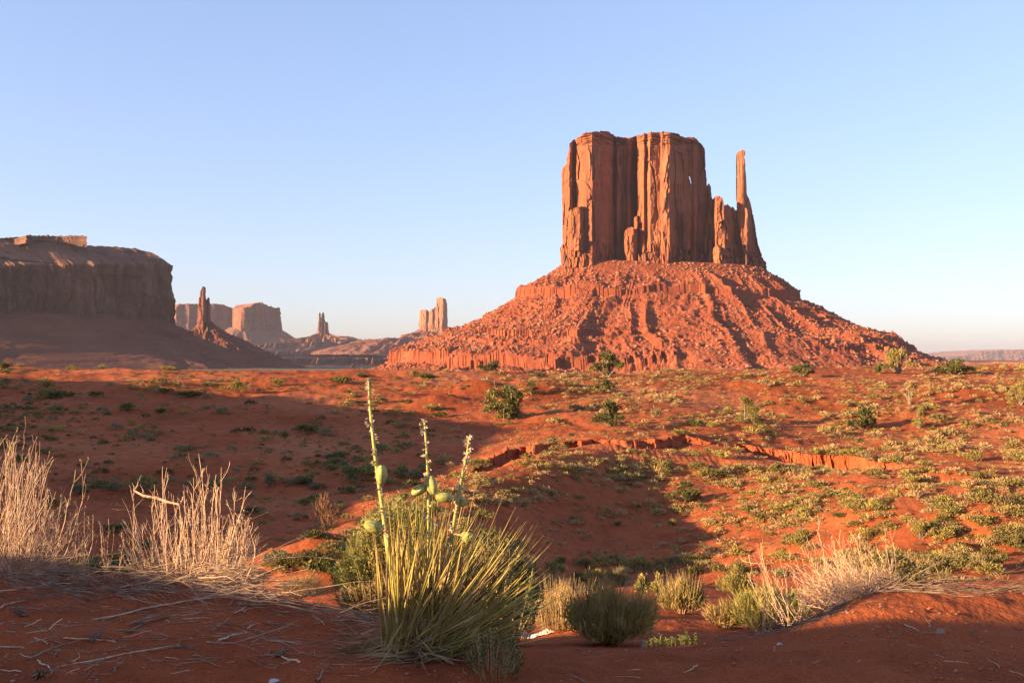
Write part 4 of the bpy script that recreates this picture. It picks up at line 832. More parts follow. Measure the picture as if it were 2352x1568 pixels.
# fine dry grass between the bushes: nobody could count it
def fine_grass(n0=11000):
    r_ = np.random.RandomState(71); u = r_.uniform(-30, 2400, n0); Yg = np.exp(r_.uniform(math.log(26), math.log(205), n0)); x = (u - 1176) / F * Yg
    w_ = .5 + .9 * vn(x * .12, Yg * .12, 0, 72) + .6 * vn(x * .5, Yg * .5, 0, 73); w_ = w_ * np.where(u > 1020, 1.0, .38) * np.where((Yg > 125) & (u < 1300), .25, 1)
    k = w_ > r_.rand(n0); x, Yg, u = x[k], Yg[k], u[k]; z = height(x, Yg); n = len(x); m = 14
    sz = (.09 + .16 * r_.rand(n) ** 2 + .0007 * Yg); a = r_.uniform(0, 6.28, (n, m)); q = r_.uniform(0, .5, (n, m)) * sz[:, None]
    C = np.stack([x[:, None] + q * np.cos(a), Yg[:, None] + q * np.sin(a), z[:, None] + 0 * a - .01], -1).reshape(-1, 3)
    D = np.stack([np.cos(a) * .8, np.sin(a) * .8, r_.uniform(.5, 1.2, (n, m))], -1).reshape(-1, 3)
    L = (sz[:, None] * r_.uniform(.6, 1.2, (n, m))).ravel(); W = L * .10 + .012 + np.repeat(Yg, m) * .00016
    g = Bag(); sel = np.repeat(r_.choice([0, 0, 1, 2], n), m)
    for i in range(3):
        k = sel == i; g.leaves(C[k], D[k], L[k], W[k], i, r_.normal(size=(k.sum(), 3)))
    tag(g.build('dry_grass', [M['straw'], M['golden'], M['sage']]), kind='stuff')
fine_grass()

# ------------------------------------------------------------------ near plants
def at(u, v, Y):
    return np.array([(u - 1176) / F * Y, Y, (HV - v) / F * Y])
def gz(x, y): return float(height(np.array([x]), np.array([y]))[0])
def crest(u, y0=5.4, y1=8.4):
    """the near sand's skyline for a photo column"""
    yy = np.linspace(y0, y1, 60); x = (u - 1176) / F * yy; z = height(x, yy); i = int((HV - z * F / yy).argmin()); return np.array([x[i], yy[i], z[i]])
def stem_line(p, d, L, r_, n=7, wob=.05, bend=(0, 0, 0)):
    pts = [np.array(p, float)]; d = np.array(d, float); d /= np.linalg.norm(d)
    for i in range(n):
        d = d + r_.normal(0, wob, 3) + np.array(bend) / n; d /= np.linalg.norm(d); pts.append(pts[-1] + d * L / n)
    return np.array(pts)
def dry_bush(name, label, spec, seed, mat, group=None, cat='dry bush', rad=.0034, twig=1.0):
    """spec: root clumps (u, spread) with tips over (u0, u1) up to v_high; wiry stems that fan out, bend and fork near the tip"""
    r_ = np.random.RandomState(seed); b = Bag(); bud = Bag(); loc = None
    for (ub, sb, ut0, ut1, vh, vl, n, depth, back) in spec:
        for i in range(n):
            u = r_.normal(ub, sb); p = crest(u); y = p[1] + r_.uniform(back, back + depth); x = (u - 1176) / F * y; p = np.array([x, y, gz(x, y) - .02])
            if loc is None: loc = p
            ut = r_.uniform(ut0, ut1); mid_ = 1 - abs(2 * (ut - ut0) / (ut1 - ut0) - 1) ** 2
            vt = vl + (vh - vl) * r_.rand() ** 1.5 * (.45 + .55 * mid_); t = at(ut, vt, y + r_.normal(0, .13)); L = np.linalg.norm(t - p)
            d0 = t - p; d0[0] *= 1.6; d0[:2] += r_.normal(0, .05, 2)
            pts = stem_line(p, d0, L, r_, 9, .11, (-.5 * d0[0] / L, 0, .4)); pts = pts + (np.linspace(0, 1, 10) ** 1.3)[:, None] * (t - pts[-1])
            r0 = rad * r_.uniform(.5, 1.15) * (.6 + .4 * min(1, L)); b.tube(pts, np.linspace(r0, r0 * .42, 10), 3)
            for q in range(r_.randint(2, 6)):
                j = r_.randint(3, 9); d = pts[j] - pts[j - 1]; d /= np.linalg.norm(d); d = d + r_.normal(0, .38, 3) + np.array([0, 0, .1]); l2 = L * r_.uniform(.07, .24) * twig
                s2 = stem_line(pts[j], d, l2, r_, 4, .18, (0, 0, .35)); b.tube(s2, np.linspace(r0 * .55, r0 * .3, 5), 3)
                if r_.rand() < .6:
                    s3 = stem_line(s2[3], s2[4] - s2[3] + r_.normal(0, .3, 3) * l2 * .25, l2 * .35, r_, 3, .2); b.tube(s3, [r0 * .42, r0 * .38, r0 * .3, r0 * .28], 3)
                bud.leaves(s2[-1:], r_.normal(size=(1, 3)), .014, .009, 0)
    rt = empty(name, loc); tag(rt, label, cat, group)
    o = b.build('stems', [M[mat]]); reparent(o, rt); o = bud.build('buds', [M['straw']]); reparent(o, rt); return rt
DG = 'dead bushes on the near sand'
dry_bush('dry_bush', 'tallest pale dry bush of leaning wiry stems at the left edge of the photo', [(-90, 30, -120, 60, 960, 1200, 60, .4, .05), (0, 22, -40, 125, 985, 1220, 75, .4, .0), (60, 18, 20, 150, 1010, 1240, 42, .4, .0), (112, 6, 150, 206, 1010, 1120, 3, .1, 0), (30, 60, -40, 230, 1120, 1320, 120, .5, .0)], 1, 'twig', DG)
dry_bush('dry_bush', 'low thin dry stems between the two tall dry bushes at left', [(190, 14, 150, 240, 1150, 1300, 22, .4, .0), (255, 12, 215, 290, 1140, 1300, 18, .3, .0)], 2, 'twig', DG, rad=.003)
dry_bush('dry_bush', 'pale dry bush with upright forked stems, right one of the two at left', [(345, 16, 268, 330, 1100, 1260, 24, .4, .0), (385, 14, 330, 430, 1060, 1260, 34, .4, .0), (455, 14, 410, 500, 1040, 1240, 40, .4, .0), (492, 8, 478, 512, 1035, 1120, 5, .2, .0), (505, 18, 490, 600, 1100, 1300, 60, .5, .0), (520, 22, 470, 600, 1170, 1330, 110, .5, .0), (420, 50, 280, 540, 1190, 1330, 80, .5, 0)], 3, 'twig', DG)
br = Bag(); r_ = np.random.RandomState(6)
pts = [at(308, 1126, 6.9), at(330, 1138, 6.88), at(360, 1143, 6.87), at(385, 1152, 6.86), at(412, 1158, 6.85)]
br.tube(pts, [.006, .009, .010, .009, .006], 6)
for q in [(308, 1126, 303, 1108), (308, 1126, 318, 1104), (330, 1138, 322, 1112), (412, 1158, 420, 1140)]:
    br.tube([at(q[0], q[1], 6.9), at((q[0] + q[2]) / 2 + 3, (q[1] + q[3]) / 2, 6.9), at(q[2], q[3], 6.9)], [.006, .005, .003], 4)
br.tube([at(412, 1158, 6.85), at(418, 1200, 6.9), at(414, 1260, 6.92), at(420, 1335, 6.9)], [.006, .006, .007, .008], 4)
o = br.build('branch', [M['twig']]); o.name = 'dead_branch'; tag(o, 'thick yellowish bare branch slanting across the top of the right dry bush', 'branch')
# tangles lying along the sand's edge
def tangle(name, label, us, n, seed, mat, lmin, lmax, dirx=1.0, zlift=.14, rad=.004, ywid=.5, group='tangles of fallen stems along the sand edge', up=.12, sag=-.35):
    r_ = np.random.RandomState(seed); b = Bag(); loc = None
    for i in range(int(n * .7)):
        u = r_.uniform(*us); p = crest(u); y = p[1] + r_.uniform(-ywid, ywid * .25); x = (u - 1176) / F * y; z = gz(x, y)
        p = np.array([x, y, z + r_.uniform(-.01, zlift) * max(.15, 1 - abs(y - p[1]) / ywid)]); loc = p if loc is None else loc
        d = np.array([dirx * r_.uniform(.6, 1.0), r_.uniform(-.5, .35), r_.uniform(-.12, up * 2.2)])
        pts = stem_line(p, d, r_.uniform(lmin, lmax), r_, 7, .13, (0, 0, sag))
        g = height(pts[:, 0], pts[:, 1]) + .006; pts[:, 2] = np.maximum(pts[:, 2], g)
        r0 = rad * r_.uniform(.25, .95) * (2.0 if r_.rand() < .06 else 1); b.tube(pts, np.linspace(r0, r0 * .4, len(pts)), 4)
    o = b.build(name, [M[mat]]); tag(o, label, 'brushwood', group); return o
tangle('brush_tangle', 'heap of fallen dry stems along the sand edge under the tallest bush', (-40, 260), 150, 21, 'grey_twig', .25, .75)
tangle('brush_tangle', 'heap of grey fallen stems under the right one of the two left bushes', (260, 580), 210, 22, 'grey_twig', .25, .9, .9)
tangle('brush_tangle', 'pale fine stems sprawling at the right foot of the left bushes', (420, 610), 170, 23, 'twig', .12, .4, 1, .16, .003, .35)
tangle('brush_tangle', 'thin fallen stems on the sand edge left of the yucca', (600, 860), 60, 24, 'grey_twig', .15, .5, 1, .04, .003)
tangle('brush_tangle', 'loose scatter of thin stems across the left part of the near sand', (-40, 420), 120, 28, 'grey_twig', .12, .5, 1, .01, .003, 1.5, up=.05)
tangle('brush_tangle', 'loose scatter of thin stems on the sand just left of the yucca', (400, 860), 130, 29, 'grey_twig', .12, .55, 1, .01, .003, 1.4, up=.05)
tangle('brush_tangle', 'fine dark roots and stems spread round the foot of the yucca', (800, 1040), 110, 30, 'grey_twig', .12, .45, -1, .02, .003, 1.1, up=.05)
tangle('brush_tangle', 'band of grey stems climbing the sand edge to the right hand dry bush', (1640, 1900), 170, 25, 'grey_twig', .12, .45, 1, .07, .003, .25)
tangle('brush_tangle', 'arching grey stems to the right of the bright dry bush', (1960, 2130), 120, 26, 'grey_twig', .2, .55, 1, .12, .0035, .25, up=.3, sag=-.9)
tangle('brush_tangle', 'low dry stems along the sand edge at the right end of the photo', (2120, 2400), 110, 27, 'grey_twig', .12, .4, 1, .06, .003, .3, up=.2)
dry_bush('dry_bush', 'sparse dry stems leaning left of the bright dry bush', [(1822, 10, 1718, 1760, 1218, 1320, 9, .2, .05), (1850, 12, 1770, 1850, 1260, 1370, 12, .3, .0), (1790, 25, 1740, 1850, 1290, 1400, 16, .3, .0)], 4, 'twig', DG, rad=.003)
dry_bush('dry_bush', 'bright dense dry bush fanning to the left on the right hand sand', [(1985, 26, 1820, 1960, 1212, 1360, 130, .25, .0), (2030, 24, 1890, 2030, 1215, 1350, 130, .25, .0), (1940, 26, 1830, 1960, 1280, 1385, 130, .25, -.05), (2060, 14, 1990, 2070, 1212, 1330, 30, .2, .0), (2000, 40, 1900, 2080, 1290, 1375, 120, .25, -.08)], 5, 'twig', DG, rad=.0028)
# sand litter: each stick a thing
stick_me = []
for i in range(14):
    r_ = np.random.RandomState(400 + i); b = Bag(); L = 1.0
    pts = stem_line((0, 0, 0), (1, 0, 0), L, r_, 9, .16); pts[:, 2] = pts[:, 2] * .12 + .006; pts[:, 0] -= .5
    b.tube(pts, np.linspace(.011, .005, 10) * (1.0 if i < 11 else 1.7), 5)
    if i % 2: j = 5; b.tube(stem_line(pts[j], (1, r_.choice([-1, 1]) * .6, .05), .35, r_, 4, .12), [.007, .006, .005, .004, .003], 4)
    me = mesh_np('stick', np.concatenate(b.V), np.concatenate(b.F), False, np.concatenate(b.M)); me.materials.append(M['grey_twig'] if i % 3 else M['twig']); stick_me.append(me)
chip_me = []
for i in range(3):
    r_ = np.random.RandomState(430 + i); b = Bag()
    for q in range(9):
        a = r_.uniform(-.5, .5); b.tube(stem_line((r_.normal(0, .04), r_.normal(0, .04), .02), (math.cos(a), math.sin(a), r_.uniform(.1, .7)), r_.uniform(.4, .9), r_, 4, .15), np.array([.05, .045, .035, .02, .008]) * r_.uniform(.5, 1), 5)
    me = mesh_np('wood_chunk', np.concatenate(b.V), np.concatenate(b.F), False); me.materials.append(M['dark_wood']); chip_me.append(me)
def put_stick(u, v, lpx, ang, label, group, me=None, name='fallen_twig', cat='twig', sc=None):
    p = hit(u, v); L = px_size(p, lpx); me = me or stick_me[rg.randrange(14)]
    o = bpy.data.objects.new(name, me); COL.objects.link(o)
    e = .15; dzx = (gz(p[0] + e, p[1]) - gz(p[0] - e, p[1])) / (2 * e); dzy = (gz(p[0], p[1] + e) - gz(p[0], p[1] - e)) / (2 * e)
    n = Vector((-dzx, -dzy, 1)).normalized()
    t = sc or L; o.rotation_euler = (n.to_track_quat('Z', 'Y').to_matrix() @ Matrix.Rotation(ang, 3, 'Z')).to_euler()
    ts = min(t * 1.6, .36) * rg.uniform(.6, 1.2) if name == 'fallen_twig' else t
    o.location = (p[0], p[1], p[2] + .004); o.scale = (t, ts, ts); tag(o, label, cat, group); return o
r6 = random.Random(12); cnt = 0
while cnt < 250:
    left_side = r6.random() < .78
    if left_side: u = r6.uniform(-20, 900); v = r6.uniform(1335, 1565)
    else: u = r6.uniform(1150, 2352); v = r6.uniform(1400, 1565)
    p = hit(u, v)
    if p[1] > 7.2: continue
    L = r6.choice([18, 25, 40, 40, 60, 60, 90, 130]) * (1 if left_side else .6)
    a = r6.gauss(-.15, .45) if r6.random() < .8 else r6.uniform(0, 3.14)
    side = 'left' if left_side else 'right'
    lab = ('long' if L > 100 else 'short' if L < 50 else 'thin') + ' weathered twig lying on the shaded red sand at ' + side
    put_stick(u, v, L, a, lab, lab.split(' lying')[0] + 's lying at ' + side); cnt += 1
for u, v, l, a, lab in [(560, 1530, 330, -.25, 'longest pale branch lying at the bottom left of centre'), (300, 1500, 300, .12, 'long pale twig crossing another in the left sand'), (480, 1420, 330, -.3, 'long thin pale twig bent across the left sand'), (120, 1500, 130, .1, 'twig left of the upright wood chunk'), (350, 1395, 300, .35, 'thick grey branch slanting down from the left heap')]:
    put_stick(u, v, l, a, lab, None, me=stick_me[11 + rg.randrange(3)])
for u, v, l, a, lab in [(205, 1478, 62, .9, 'dark splintered wood chunk standing in the left sand'), (85, 1555, 70, .3, 'dark rotten wood chunk at the bottom left corner'), (635, 1510, 60, .2, 'small dark wood piece on the sand left of the yucca'), (60, 1415, 60, 2.6, 'dark broken stick at the left edge')]:
    put_stick(u, v, l, a, lab, None, me=chip_me[rg.randrange(3)], name='wood_chunk', cat='wood')

# ------------------------------------------------------------------ leafy shrub behind the yucca
def leafy(name, label, spec, seed, mat, L=(.03, .05), group=None, y_off=.0, stems=160, leaf_n=26, lw=.13, drop=.3):
    r_ = np.random.RandomState(seed); st = Bag(); lf = Bag(); C = []; D = []
    u0, u1, vtop, ybase, curve = spec; base = at((u0 + u1) / 2, 825, ybase); base[2] = gz(base[0], base[1]) - .05
    for i in range(stems):
        t = r_.rand(); u = u0 + (u1 - u0) * t; e = 1 - abs(2 * t - 1) ** 2.2; vt = curve + (vtop - curve) * e * r_.uniform(.55, 1.0) ** .6
        y = ybase + r_.uniform(-.38, .38); tip = at(u, vt, y); tip[2] += 0
        b0 = np.array([base[0] + (tip[0] - base[0]) * r_.uniform(.3, .75), y * .5 + ybase * .5, 0]); b0[2] = gz(b0[0], b0[1]) - .03
        if tip[2] < b0[2] + .12: tip[2] = b0[2] + .12
        pts = stem_line(b0, tip - b0, np.linalg.norm(tip - b0), r_, 6, .06); pts += np.linspace(0, 1, 7)[:, None] * (tip - pts[-1])
        st.tube(pts, np.linspace(.0035, .0014, 7), 3)
        for q in range(leaf_n):
            f = r_.uniform(.25, 1.0) ** .8; x = f * 6; j = min(int(x), 5); p = pts[j] + (pts[j + 1] - pts[j]) * (x - j)
            d = r_.normal(size=3); d[2] = abs(d[2]) * .8 + drop; C.append(p + r_.normal(0, .006, 3)); D.append(d)
    C, D = np.array(C), np.array(D); n = len(C); l_ = r_.uniform(L[0], L[1], n); k = r_.rand(n) < .25
    lf.leaves(C[~k], D[~k], l_[~k], l_[~k] * lw * 2, 0); lf.leaves(C[k], D[k], l_[k], l_[k] * lw * 2, 1)
    rt = empty(name, base); tag(rt, label, 'shrub', group)
    o = st.build('stems', [M['straw']]); reparent(o, rt); o = lf.build('foliage', [M[mat], M['yellow'] if mat == 'green' else M['sage']]); reparent(o, rt)
leafy('leafy_shrub', 'bright green narrow leaved shrub lit by the sun behind the left of the yucca', (762, 1060, 1140, 7.2, 1330), 31, 'green', stems=380, leaf_n=40, L=(.03, .055), lw=.16)
leafy('leafy_shrub', 'darker green narrow leaved shrub behind the right of the yucca', (1010, 1245, 1215, 7.0, 1380), 32, 'dark_green', stems=260, leaf_n=36, L=(.03, .06))
leafy('small_shrub', 'small dark prickly shrub at the right foot of the yucca', (1060, 1205, 1430, 5.15, 1540), 33, 'dark_green', stems=70, leaf_n=26, L=(.01, .022), lw=.2)
leafy('dry_grass_clump', 'dry golden stems at the foot of the bright green shrub', (770, 960, 1330, 6.9, 1370), 34, 'straw', stems=130, leaf_n=6, L=(.03, .06), lw=.1)
# bushes at mid range right of the yucca
def brush(name, label, u, v, wpx, hpx, seed, mats, n=5200, blade=(.05, .12), bw=.006, spikes=0, lobes=16, up=.8):
    bw *= 1.5; r_ = np.random.RandomState(seed); p = hit(u, v); W, H = px_size(p, wpx), px_size(p, hpx); rt = empty(name, p); tag(rt, label, 'shrub', 'bushes in the hollow behind the near sand')
    st, lf = Bag(), Bag(); cl = []
    for i in range(lobes):
        a = r_.uniform(0, 6.28); q = r_.uniform(0, .36); cl.append(np.array([q * W * math.cos(a), q * W * math.sin(a) * .8, H * r_.uniform(.35, .78) * (1 - q)]))
    for q in range(9): a = q * .7; cl.append(np.array([.33 * W * math.cos(a), .3 * W * math.sin(a), r_.uniform(.16, .36) * H]))
    tips = []
    for c in cl:
        for q in range(26):
            d = r_.normal(size=3); d /= np.linalg.norm(d); d[2] = abs(d[2]) * .9; t = c + d * W * .15 * r_.uniform(.4, 1.1) * np.array([1, 1, H / W * 1.7]); tips.append(t)
            pts = [np.array([t[0] * .12, t[1] * .12, -.03]), t * .55 * np.array([.9, .9, 1]), t]; st.tube(pts, [.004, .003, .0015], 3)
    tips = np.array(tips); k = r_.randint(0, len(tips), n); f = r_.uniform(.8, 1.0, n)[:, None]; C = tips[k] * np.concatenate([f, f, f ** 2.5], 1) + r_.normal(0, .03 * W, (n, 3)); C[:, 2] = np.maximum(C[:, 2], .01)
    D = tips[k] * 1.3 / W + np.array([0, 0, up * .75]) + r_.normal(0, .4, (n, 3)); L = r_.uniform(*blade, n); m = r_.rand(n) < .3
    lf.leaves(C[~m], D[~m], L[~m], bw, 0); lf.leaves(C[m], D[m], L[m], bw, 1)
    reparent(st.build('stems', [M['twig'] if spikes else M['bark']], rt), rt).parent = rt
    lf_o = lf.build('foliage', [M[q] for q in mats], rt)
    for o in (lf_o,): o.matrix_parent_inverse = Matrix.Identity(4)
    for ch in [q for q in COL.objects if q.parent == rt]: ch.matrix_parent_inverse = Matrix.Identity(4)
    if spikes:
        sp_ = Bag()
        for i in range(spikes):
            a = r_.uniform(0, 6.28); q = r_.uniform(0, .40); b0 = np.array([q * W * math.cos(a), q * W * math.sin(a), .2 * H]); sp_.tube(stem_line(b0, (b0[0] * .7 / W, b0[1] * .7 / W, 1), H * r_.uniform(.55, .95), r_, 4, .05), [.002, .0018, .0014, .001, .0007], 3)
        o = sp_.build('dry_flower_stems', [M['straw']], rt)
    return rt
brush('dry_grass_bush', 'pale straw bush with many upright dry stems, left of the darker green bush', 1290, 1448, 190, 105, 51, ['straw', 'sage'], n=4200, spikes=420, bw=.004)
brush('rabbitbrush', 'dark green bush with straw coloured upright stems in the gap right of the yucca', 1405, 1478, 225, 140, 52, ['yellow', 'olive'], n=9000, spikes=520, lobes=15)
brush('rabbitbrush', 'golden green bush with pink tinged top on a small sand mound', 1566, 1408, 118, 92, 53, ['olive', 'straw'], n=4600, spikes=120)
brush('rabbitbrush', 'golden topped bush with dark green base, right of the mound bush', 1692, 1368, 104, 72, 54, ['yellow', 'dark_green'], n=4200)
brush('rabbitbrush', 'bright yellow green bush among the thin dry stems at right', 1765, 1448, 190, 112, 55, ['yellow', 'green'], n=7600, blade=(.06, .14))
brush('dry_grass_bush', 'small straw bush left of the bright yellow green bush', 1665, 1440, 90, 56, 56, ['straw', 'yellow'], n=2600)
brush('leafy_herb', 'pale yellow leafy plant standing before the golden green bush', 1512, 1368, 40, 58, 57, ['yellow', 'green'], n=900, blade=(.02, .05), bw=.018)
brush('leafy_herb', 'pale yellow leafy plant left of the pair in the hollow', 1478, 1366, 48, 60, 58, ['yellow', 'green'], n=1100, blade=(.02, .05), bw=.018)
brush('rabbitbrush', 'dark low bush with lit tips behind the pale leafy plants', 1425, 1345, 60, 50, 59, ['dark_green', 'yellow'], n=2000)
brush('dry_grass_bush', 'long clump of golden dry grass between the left dry bush and the yucca', 690, 1372, 150, 66, 60, ['straw', 'olive'], n=3600, blade=(.06, .16), bw=.004)
brush('dry_grass_bush', 'short golden grass behind the right one of the left dry bushes', 560, 1340, 120, 50, 61, ['straw', 'yellow'], n=2400, blade=(.06, .14), bw=.004)
brush('dry_grass_bush', 'golden grass patch seen through the stems of the tallest dry bush', 130, 1330, 170, 36, 62, ['straw', 'yellow'], n=2400, blade=(.06, .14), bw=.004)
def seedlings():
    r_ = np.random.RandomState(63); rt = empty('seedling_row', hit(1545, 1484)); tag(rt, 'row of small bright green seedlings on the lit sand lip', 'plant'); lf = Bag()
    p0 = hit(1545, 1484)
    for u in np.linspace(1492, 1598, 16):
        u += r_.normal(0, 3); q = at(u, 825, p0[1] + r_.normal(0, .03)); q[2] = gz(q[0], q[1]); h = r_.uniform(.04, .1)
        lf.tube([q, q + (0, 0, h * .5), q + (.005, 0, h)], [.002, .002, .001], 3)
        n = 26; z = r_.uniform(.2, 1, n) * h; d = r_.normal(size=(n, 3)); d[:, 2] = abs(d[:, 2]) * .5 + .2
        lf.leaves(np.stack([np.full(n, q[0]), np.full(n, q[1]), q[2] + z], 1), d, r_.uniform(.015, .03, n), .008)
    reparent(lf.build('leaves', [M['green']]), rt)
seedlings()

# ------------------------------------------------------------------ the yucca
YY = 5.45
yr = np.random.RandomState(70); yb = at(950, 1478, YY); yb[2] = gz(yb[0], yb[1])
yucca = empty('yucca', yb); tag(yucca, 'large narrow leaved yucca with three tall flower stalks and green pods in the near sand', 'yucca')
lv, dead = Bag(), Bag()
def blade(b, p, t, w, m=0, bendz=0.0, n=7, flat=.45):
    """stiff narrow leaf: a folded strip that tapers to a point"""
    p, t = np.array(p), np.array(t); q = np.linspace(0, 1, n)[:, None]; P_ = p + (t - p) * q; P_[:, 2] += bendz * np.sin(q[:, 0] * math.pi)
    d = t - p; d /= np.linalg.norm(d); s = np.cross(d, yr.normal(size=3)); s /= np.linalg.norm(s); n_ = np.cross(d, s)
    ww = (w * np.minimum(1, (1 - q) * 2.2 + .04) * np.minimum(1, .75 + q)); V = np.stack([P_ - s * ww * .5, P_ - n_ * ww * flat * .5, P_ + s * ww * .5, P_ + n_ * ww * flat * .25], 1)
    b.add(V, grid_faces(n, 4, True), m)
nL = 0
for i in range(470):
    # tips spread from nearly upright at left to low and far at right, as a wind swept fan
    g = yr.rand(); ang = -0.12 + 1.40 * g ** 1.3 + yr.normal(0, .07)
    L = yr.uniform(.55, .92) * (1.0 if ang < .9 else .92) ; yaw = yr.normal(0, .42)
    d = np.array([math.sin(ang), math.sin(yaw) * .45, math.cos(ang)]); d /= np.linalg.norm(d)
    b0 = yb + np.array([yr.uniform(-.13, .20), yr.uniform(-.13, .13), yr.uniform(-.02, .06)])
    if ang < .25: b0[0] -= .03; L *= 1.02
    t = b0 + d * L; gg = gz(t[0], t[1]) + .02
    if t[2] < gg: t[2] = gg
    blade(lv, b0, t, yr.uniform(.0070, .0125), 0 if yr.rand() < .8 else 1, bendz=-.02 * ang * L + yr.normal(0, .008))
for i in range(260):   # dead leaves: skirt hanging round the foot
    a = yr.uniform(0, 6.28); d = np.array([math.cos(a), math.sin(a) * .8, yr.uniform(-.1, .35)]); L = yr.uniform(.2, .52)
    b0 = yb + np.array([yr.uniform(-.14, .22), yr.uniform(-.14, .14), yr.uniform(0, .10)]); pts = stem_line(b0, d, L, yr, 6, .12, (0, 0, -.8)); g = height(pts[:, 0], pts[:, 1]) + .004 + .03 * yr.rand(); pts[:, 2] = np.maximum(pts[:, 2], g)
    dead.tube(pts, np.linspace(.0045, .0015, 7) * yr.uniform(.6, 1.2), 3)
for i in range(420):   # curly fibres between the leaves
    f = yr.uniform(.1, .6); b0 = yb + np.array([yr.uniform(-.12, .42), yr.uniform(-.18, .1), yr.uniform(.02, .42)]); b0[2] = min(b0[2], yb[2] + .5 - abs(b0[0] - yb[0] - .1) * .3)
    dead.tube(stem_line(b0, yr.normal(size=3), yr.uniform(.03, .09), yr, 4, .5), [.0012] * 5, 3)
for q in [((900, 1474), (1008, 1467)), ((905, 1452), (968, 1478)), ((830, 1455), (868, 1440)), ((930, 1420), (880, 1500))]:
    blade(dead, at(*q[0], YY - .14), at(*q[1], YY - .2), .013, 0)
reparent(lv.build('leaf_blades', [M['yucca'], M['yucca_dry']]), yucca); reparent(dead.build('dead_leaves', [M['yucca_dry']]), yucca)
def pod_mesh(name, c, axis, L, Rr, seed, parent, root):
    r_ = np.random.RandomState(seed); n, m = 22, 30; q = np.linspace(0, 1, n); t = np.arange(m) / m * 2 * math.pi
    prof = Rr * np.clip(np.sin(np.pi * np.clip(q * .97 + .012, 0, 1)), 0, 1) ** .42 * (1 - .12 * q)
    ridge = 1 + .12 * np.cos(3 * t)[None] - .24 * np.exp(-((np.mod(t * 3 / math.pi, 2) - 1) / .16) ** 2)[None] * .8
    ax = Vector(axis).normalized(); qt = ax.to_track_quat('Z', 'Y').to_matrix()
    wob = 1 + .05 * vn(np.cos(t)[None] * 7 + seed, np.sin(t)[None] * 7, q[:, None] * 14, seed + 3) + .08 * vn(np.cos(t)[None] * 2 + seed, np.sin(t)[None] * 2, q[:, None] * 4, seed)
    Rm = prof[:, None] * ridge * wob; V = np.stack([Rm * np.cos(t)[None], Rm * np.sin(t)[None], (q[:, None] - .5) * L + 0 * Rm], -1).reshape(-1, 3) @ np.array(qt).T + np.array(c)
    b = Bag(); b.add(V, grid_faces(n, m, True)); o = b.build('seed_pod', [M['pod']], None, True); return o, ax
def stalk(px_pts, rad, seed, pods, petals, thick=1.0):
    r_ = np.random.RandomState(seed); cp = np.array([at(u, v, YY + dy) for u, v, dy in px_pts]); tt = np.linspace(0, 1, len(cp)); q = np.linspace(0, 1, 26)
    P_ = np.stack([np.interp(q, tt, cp[:, i]) for i in range(3)], 1)
    for _ in range(2): P_[1:-1] = (P_[:-2] + 2 * P_[1:-1] + P_[2:]) / 4
    b = Bag(); b.tube(P_, np.linspace(rad, rad * .38, 26), 8); st = b.build('flower_stalk', [M['stalk']], None, True); reparent(st, yucca)
    pb = Bag(); C, D, Ls = [], [], []
    for f in np.r_[np.linspace(petals[0], 1, petals[1])]:
        x = f * 25; j = min(int(x), 24); p = P_[j] + (P_[j + 1] - P_[j]) * (x - j); a = r_.uniform(0, 6.28); out = np.array([math.cos(a), math.sin(a), .15])
        big_ = 1.6 if r_.rand() < .22 else 1.0
        for k in range(r_.randint(3, 6)):
            C.append(p + out * rad * .6 + r_.normal(0, .003, 3)); D.append(out + r_.normal(0, .5, 3) + np.array([0, 0, -.25])); Ls.append(r_.uniform(.012, .024) * big_)
        pb.tube([p, p + out * .010 * big_], [.0018, .0014], 4, 0)
    Ls = np.array(Ls); pb.leaves(np.array(C), np.array(D), Ls, Ls * .62)
    for k in range(14 if petals[1] else 0):     # a few curled ends at the tip
        pb.leaves(P_[-1:] + r_.normal(0, .002, (1, 3)), r_.normal(size=(1, 3)) + np.array([[.3, 0, .6]]), .02, .008)
    po = pb.build('dried_flowers', [M['petal']]); po.parent = st; po.matrix_parent_inverse = st.matrix_parent_inverse.copy()
    def sub(o): o.parent = st; o.matrix_parent_inverse = Matrix.Translation(-Vector(yucca.location)) @ Matrix.Identity(4)
    po.matrix_parent_inverse = Matrix.Identity(4)
    for (u, v, dy, axu, axv, L, Rr) in pods:
        o, ax = pod_mesh('seed_pod', at(u, v, YY + dy), (axu, -.15, -axv), L, Rr, seed + int(u), None, None); o.parent = st
        e1 = at(u, v, YY + dy) - np.array(ax) * L * .5; j = int(np.linalg.norm(P_ - e1, axis=1).argmin()); bb = Bag()
        for k in range(7):
            a = k / 7 * 6.28; s_ = np.cross(np.array(ax), [0, 1, .3]); s_ /= np.linalg.norm(s_); s2 = np.cross(np.array(ax), s_); o2 = s_ * math.cos(a) + s2 * math.sin(a)
            bb.leaves((e1 + o2 * .006)[None], (o2 * .8 + np.array(ax) * .55 + r_.normal(0, .2, 3))[None], .032, .011)
        bb.tube([P_[j], (P_[j] + e1) / 2, e1 + np.array(ax) * .01], [.005, .004, .005], 5, 0)
        cx_ = bb.build('calyx', [M['petal']]); cx_.parent = st
    return st
stalk([(908, 1420, 0), (896, 1300, -.05), (882, 1190, -.08), (862, 1050, -.1), (850, 940, -.1), (847, 874, -.1)], .0165, 81, [(876, 1090, -.13, .10, -1, .105, .031)], (.30, 54))
stalk([(985, 1400, 0), (986, 1250, .0), (984, 1140, .0), (981, 1050, 0), (975, 968, 0)], .0135, 82, [(991, 1113, -.04, .30, 1, .105, .033), (962, 1126, -.04, -1, .55, .085, .028)], (.25, 42))
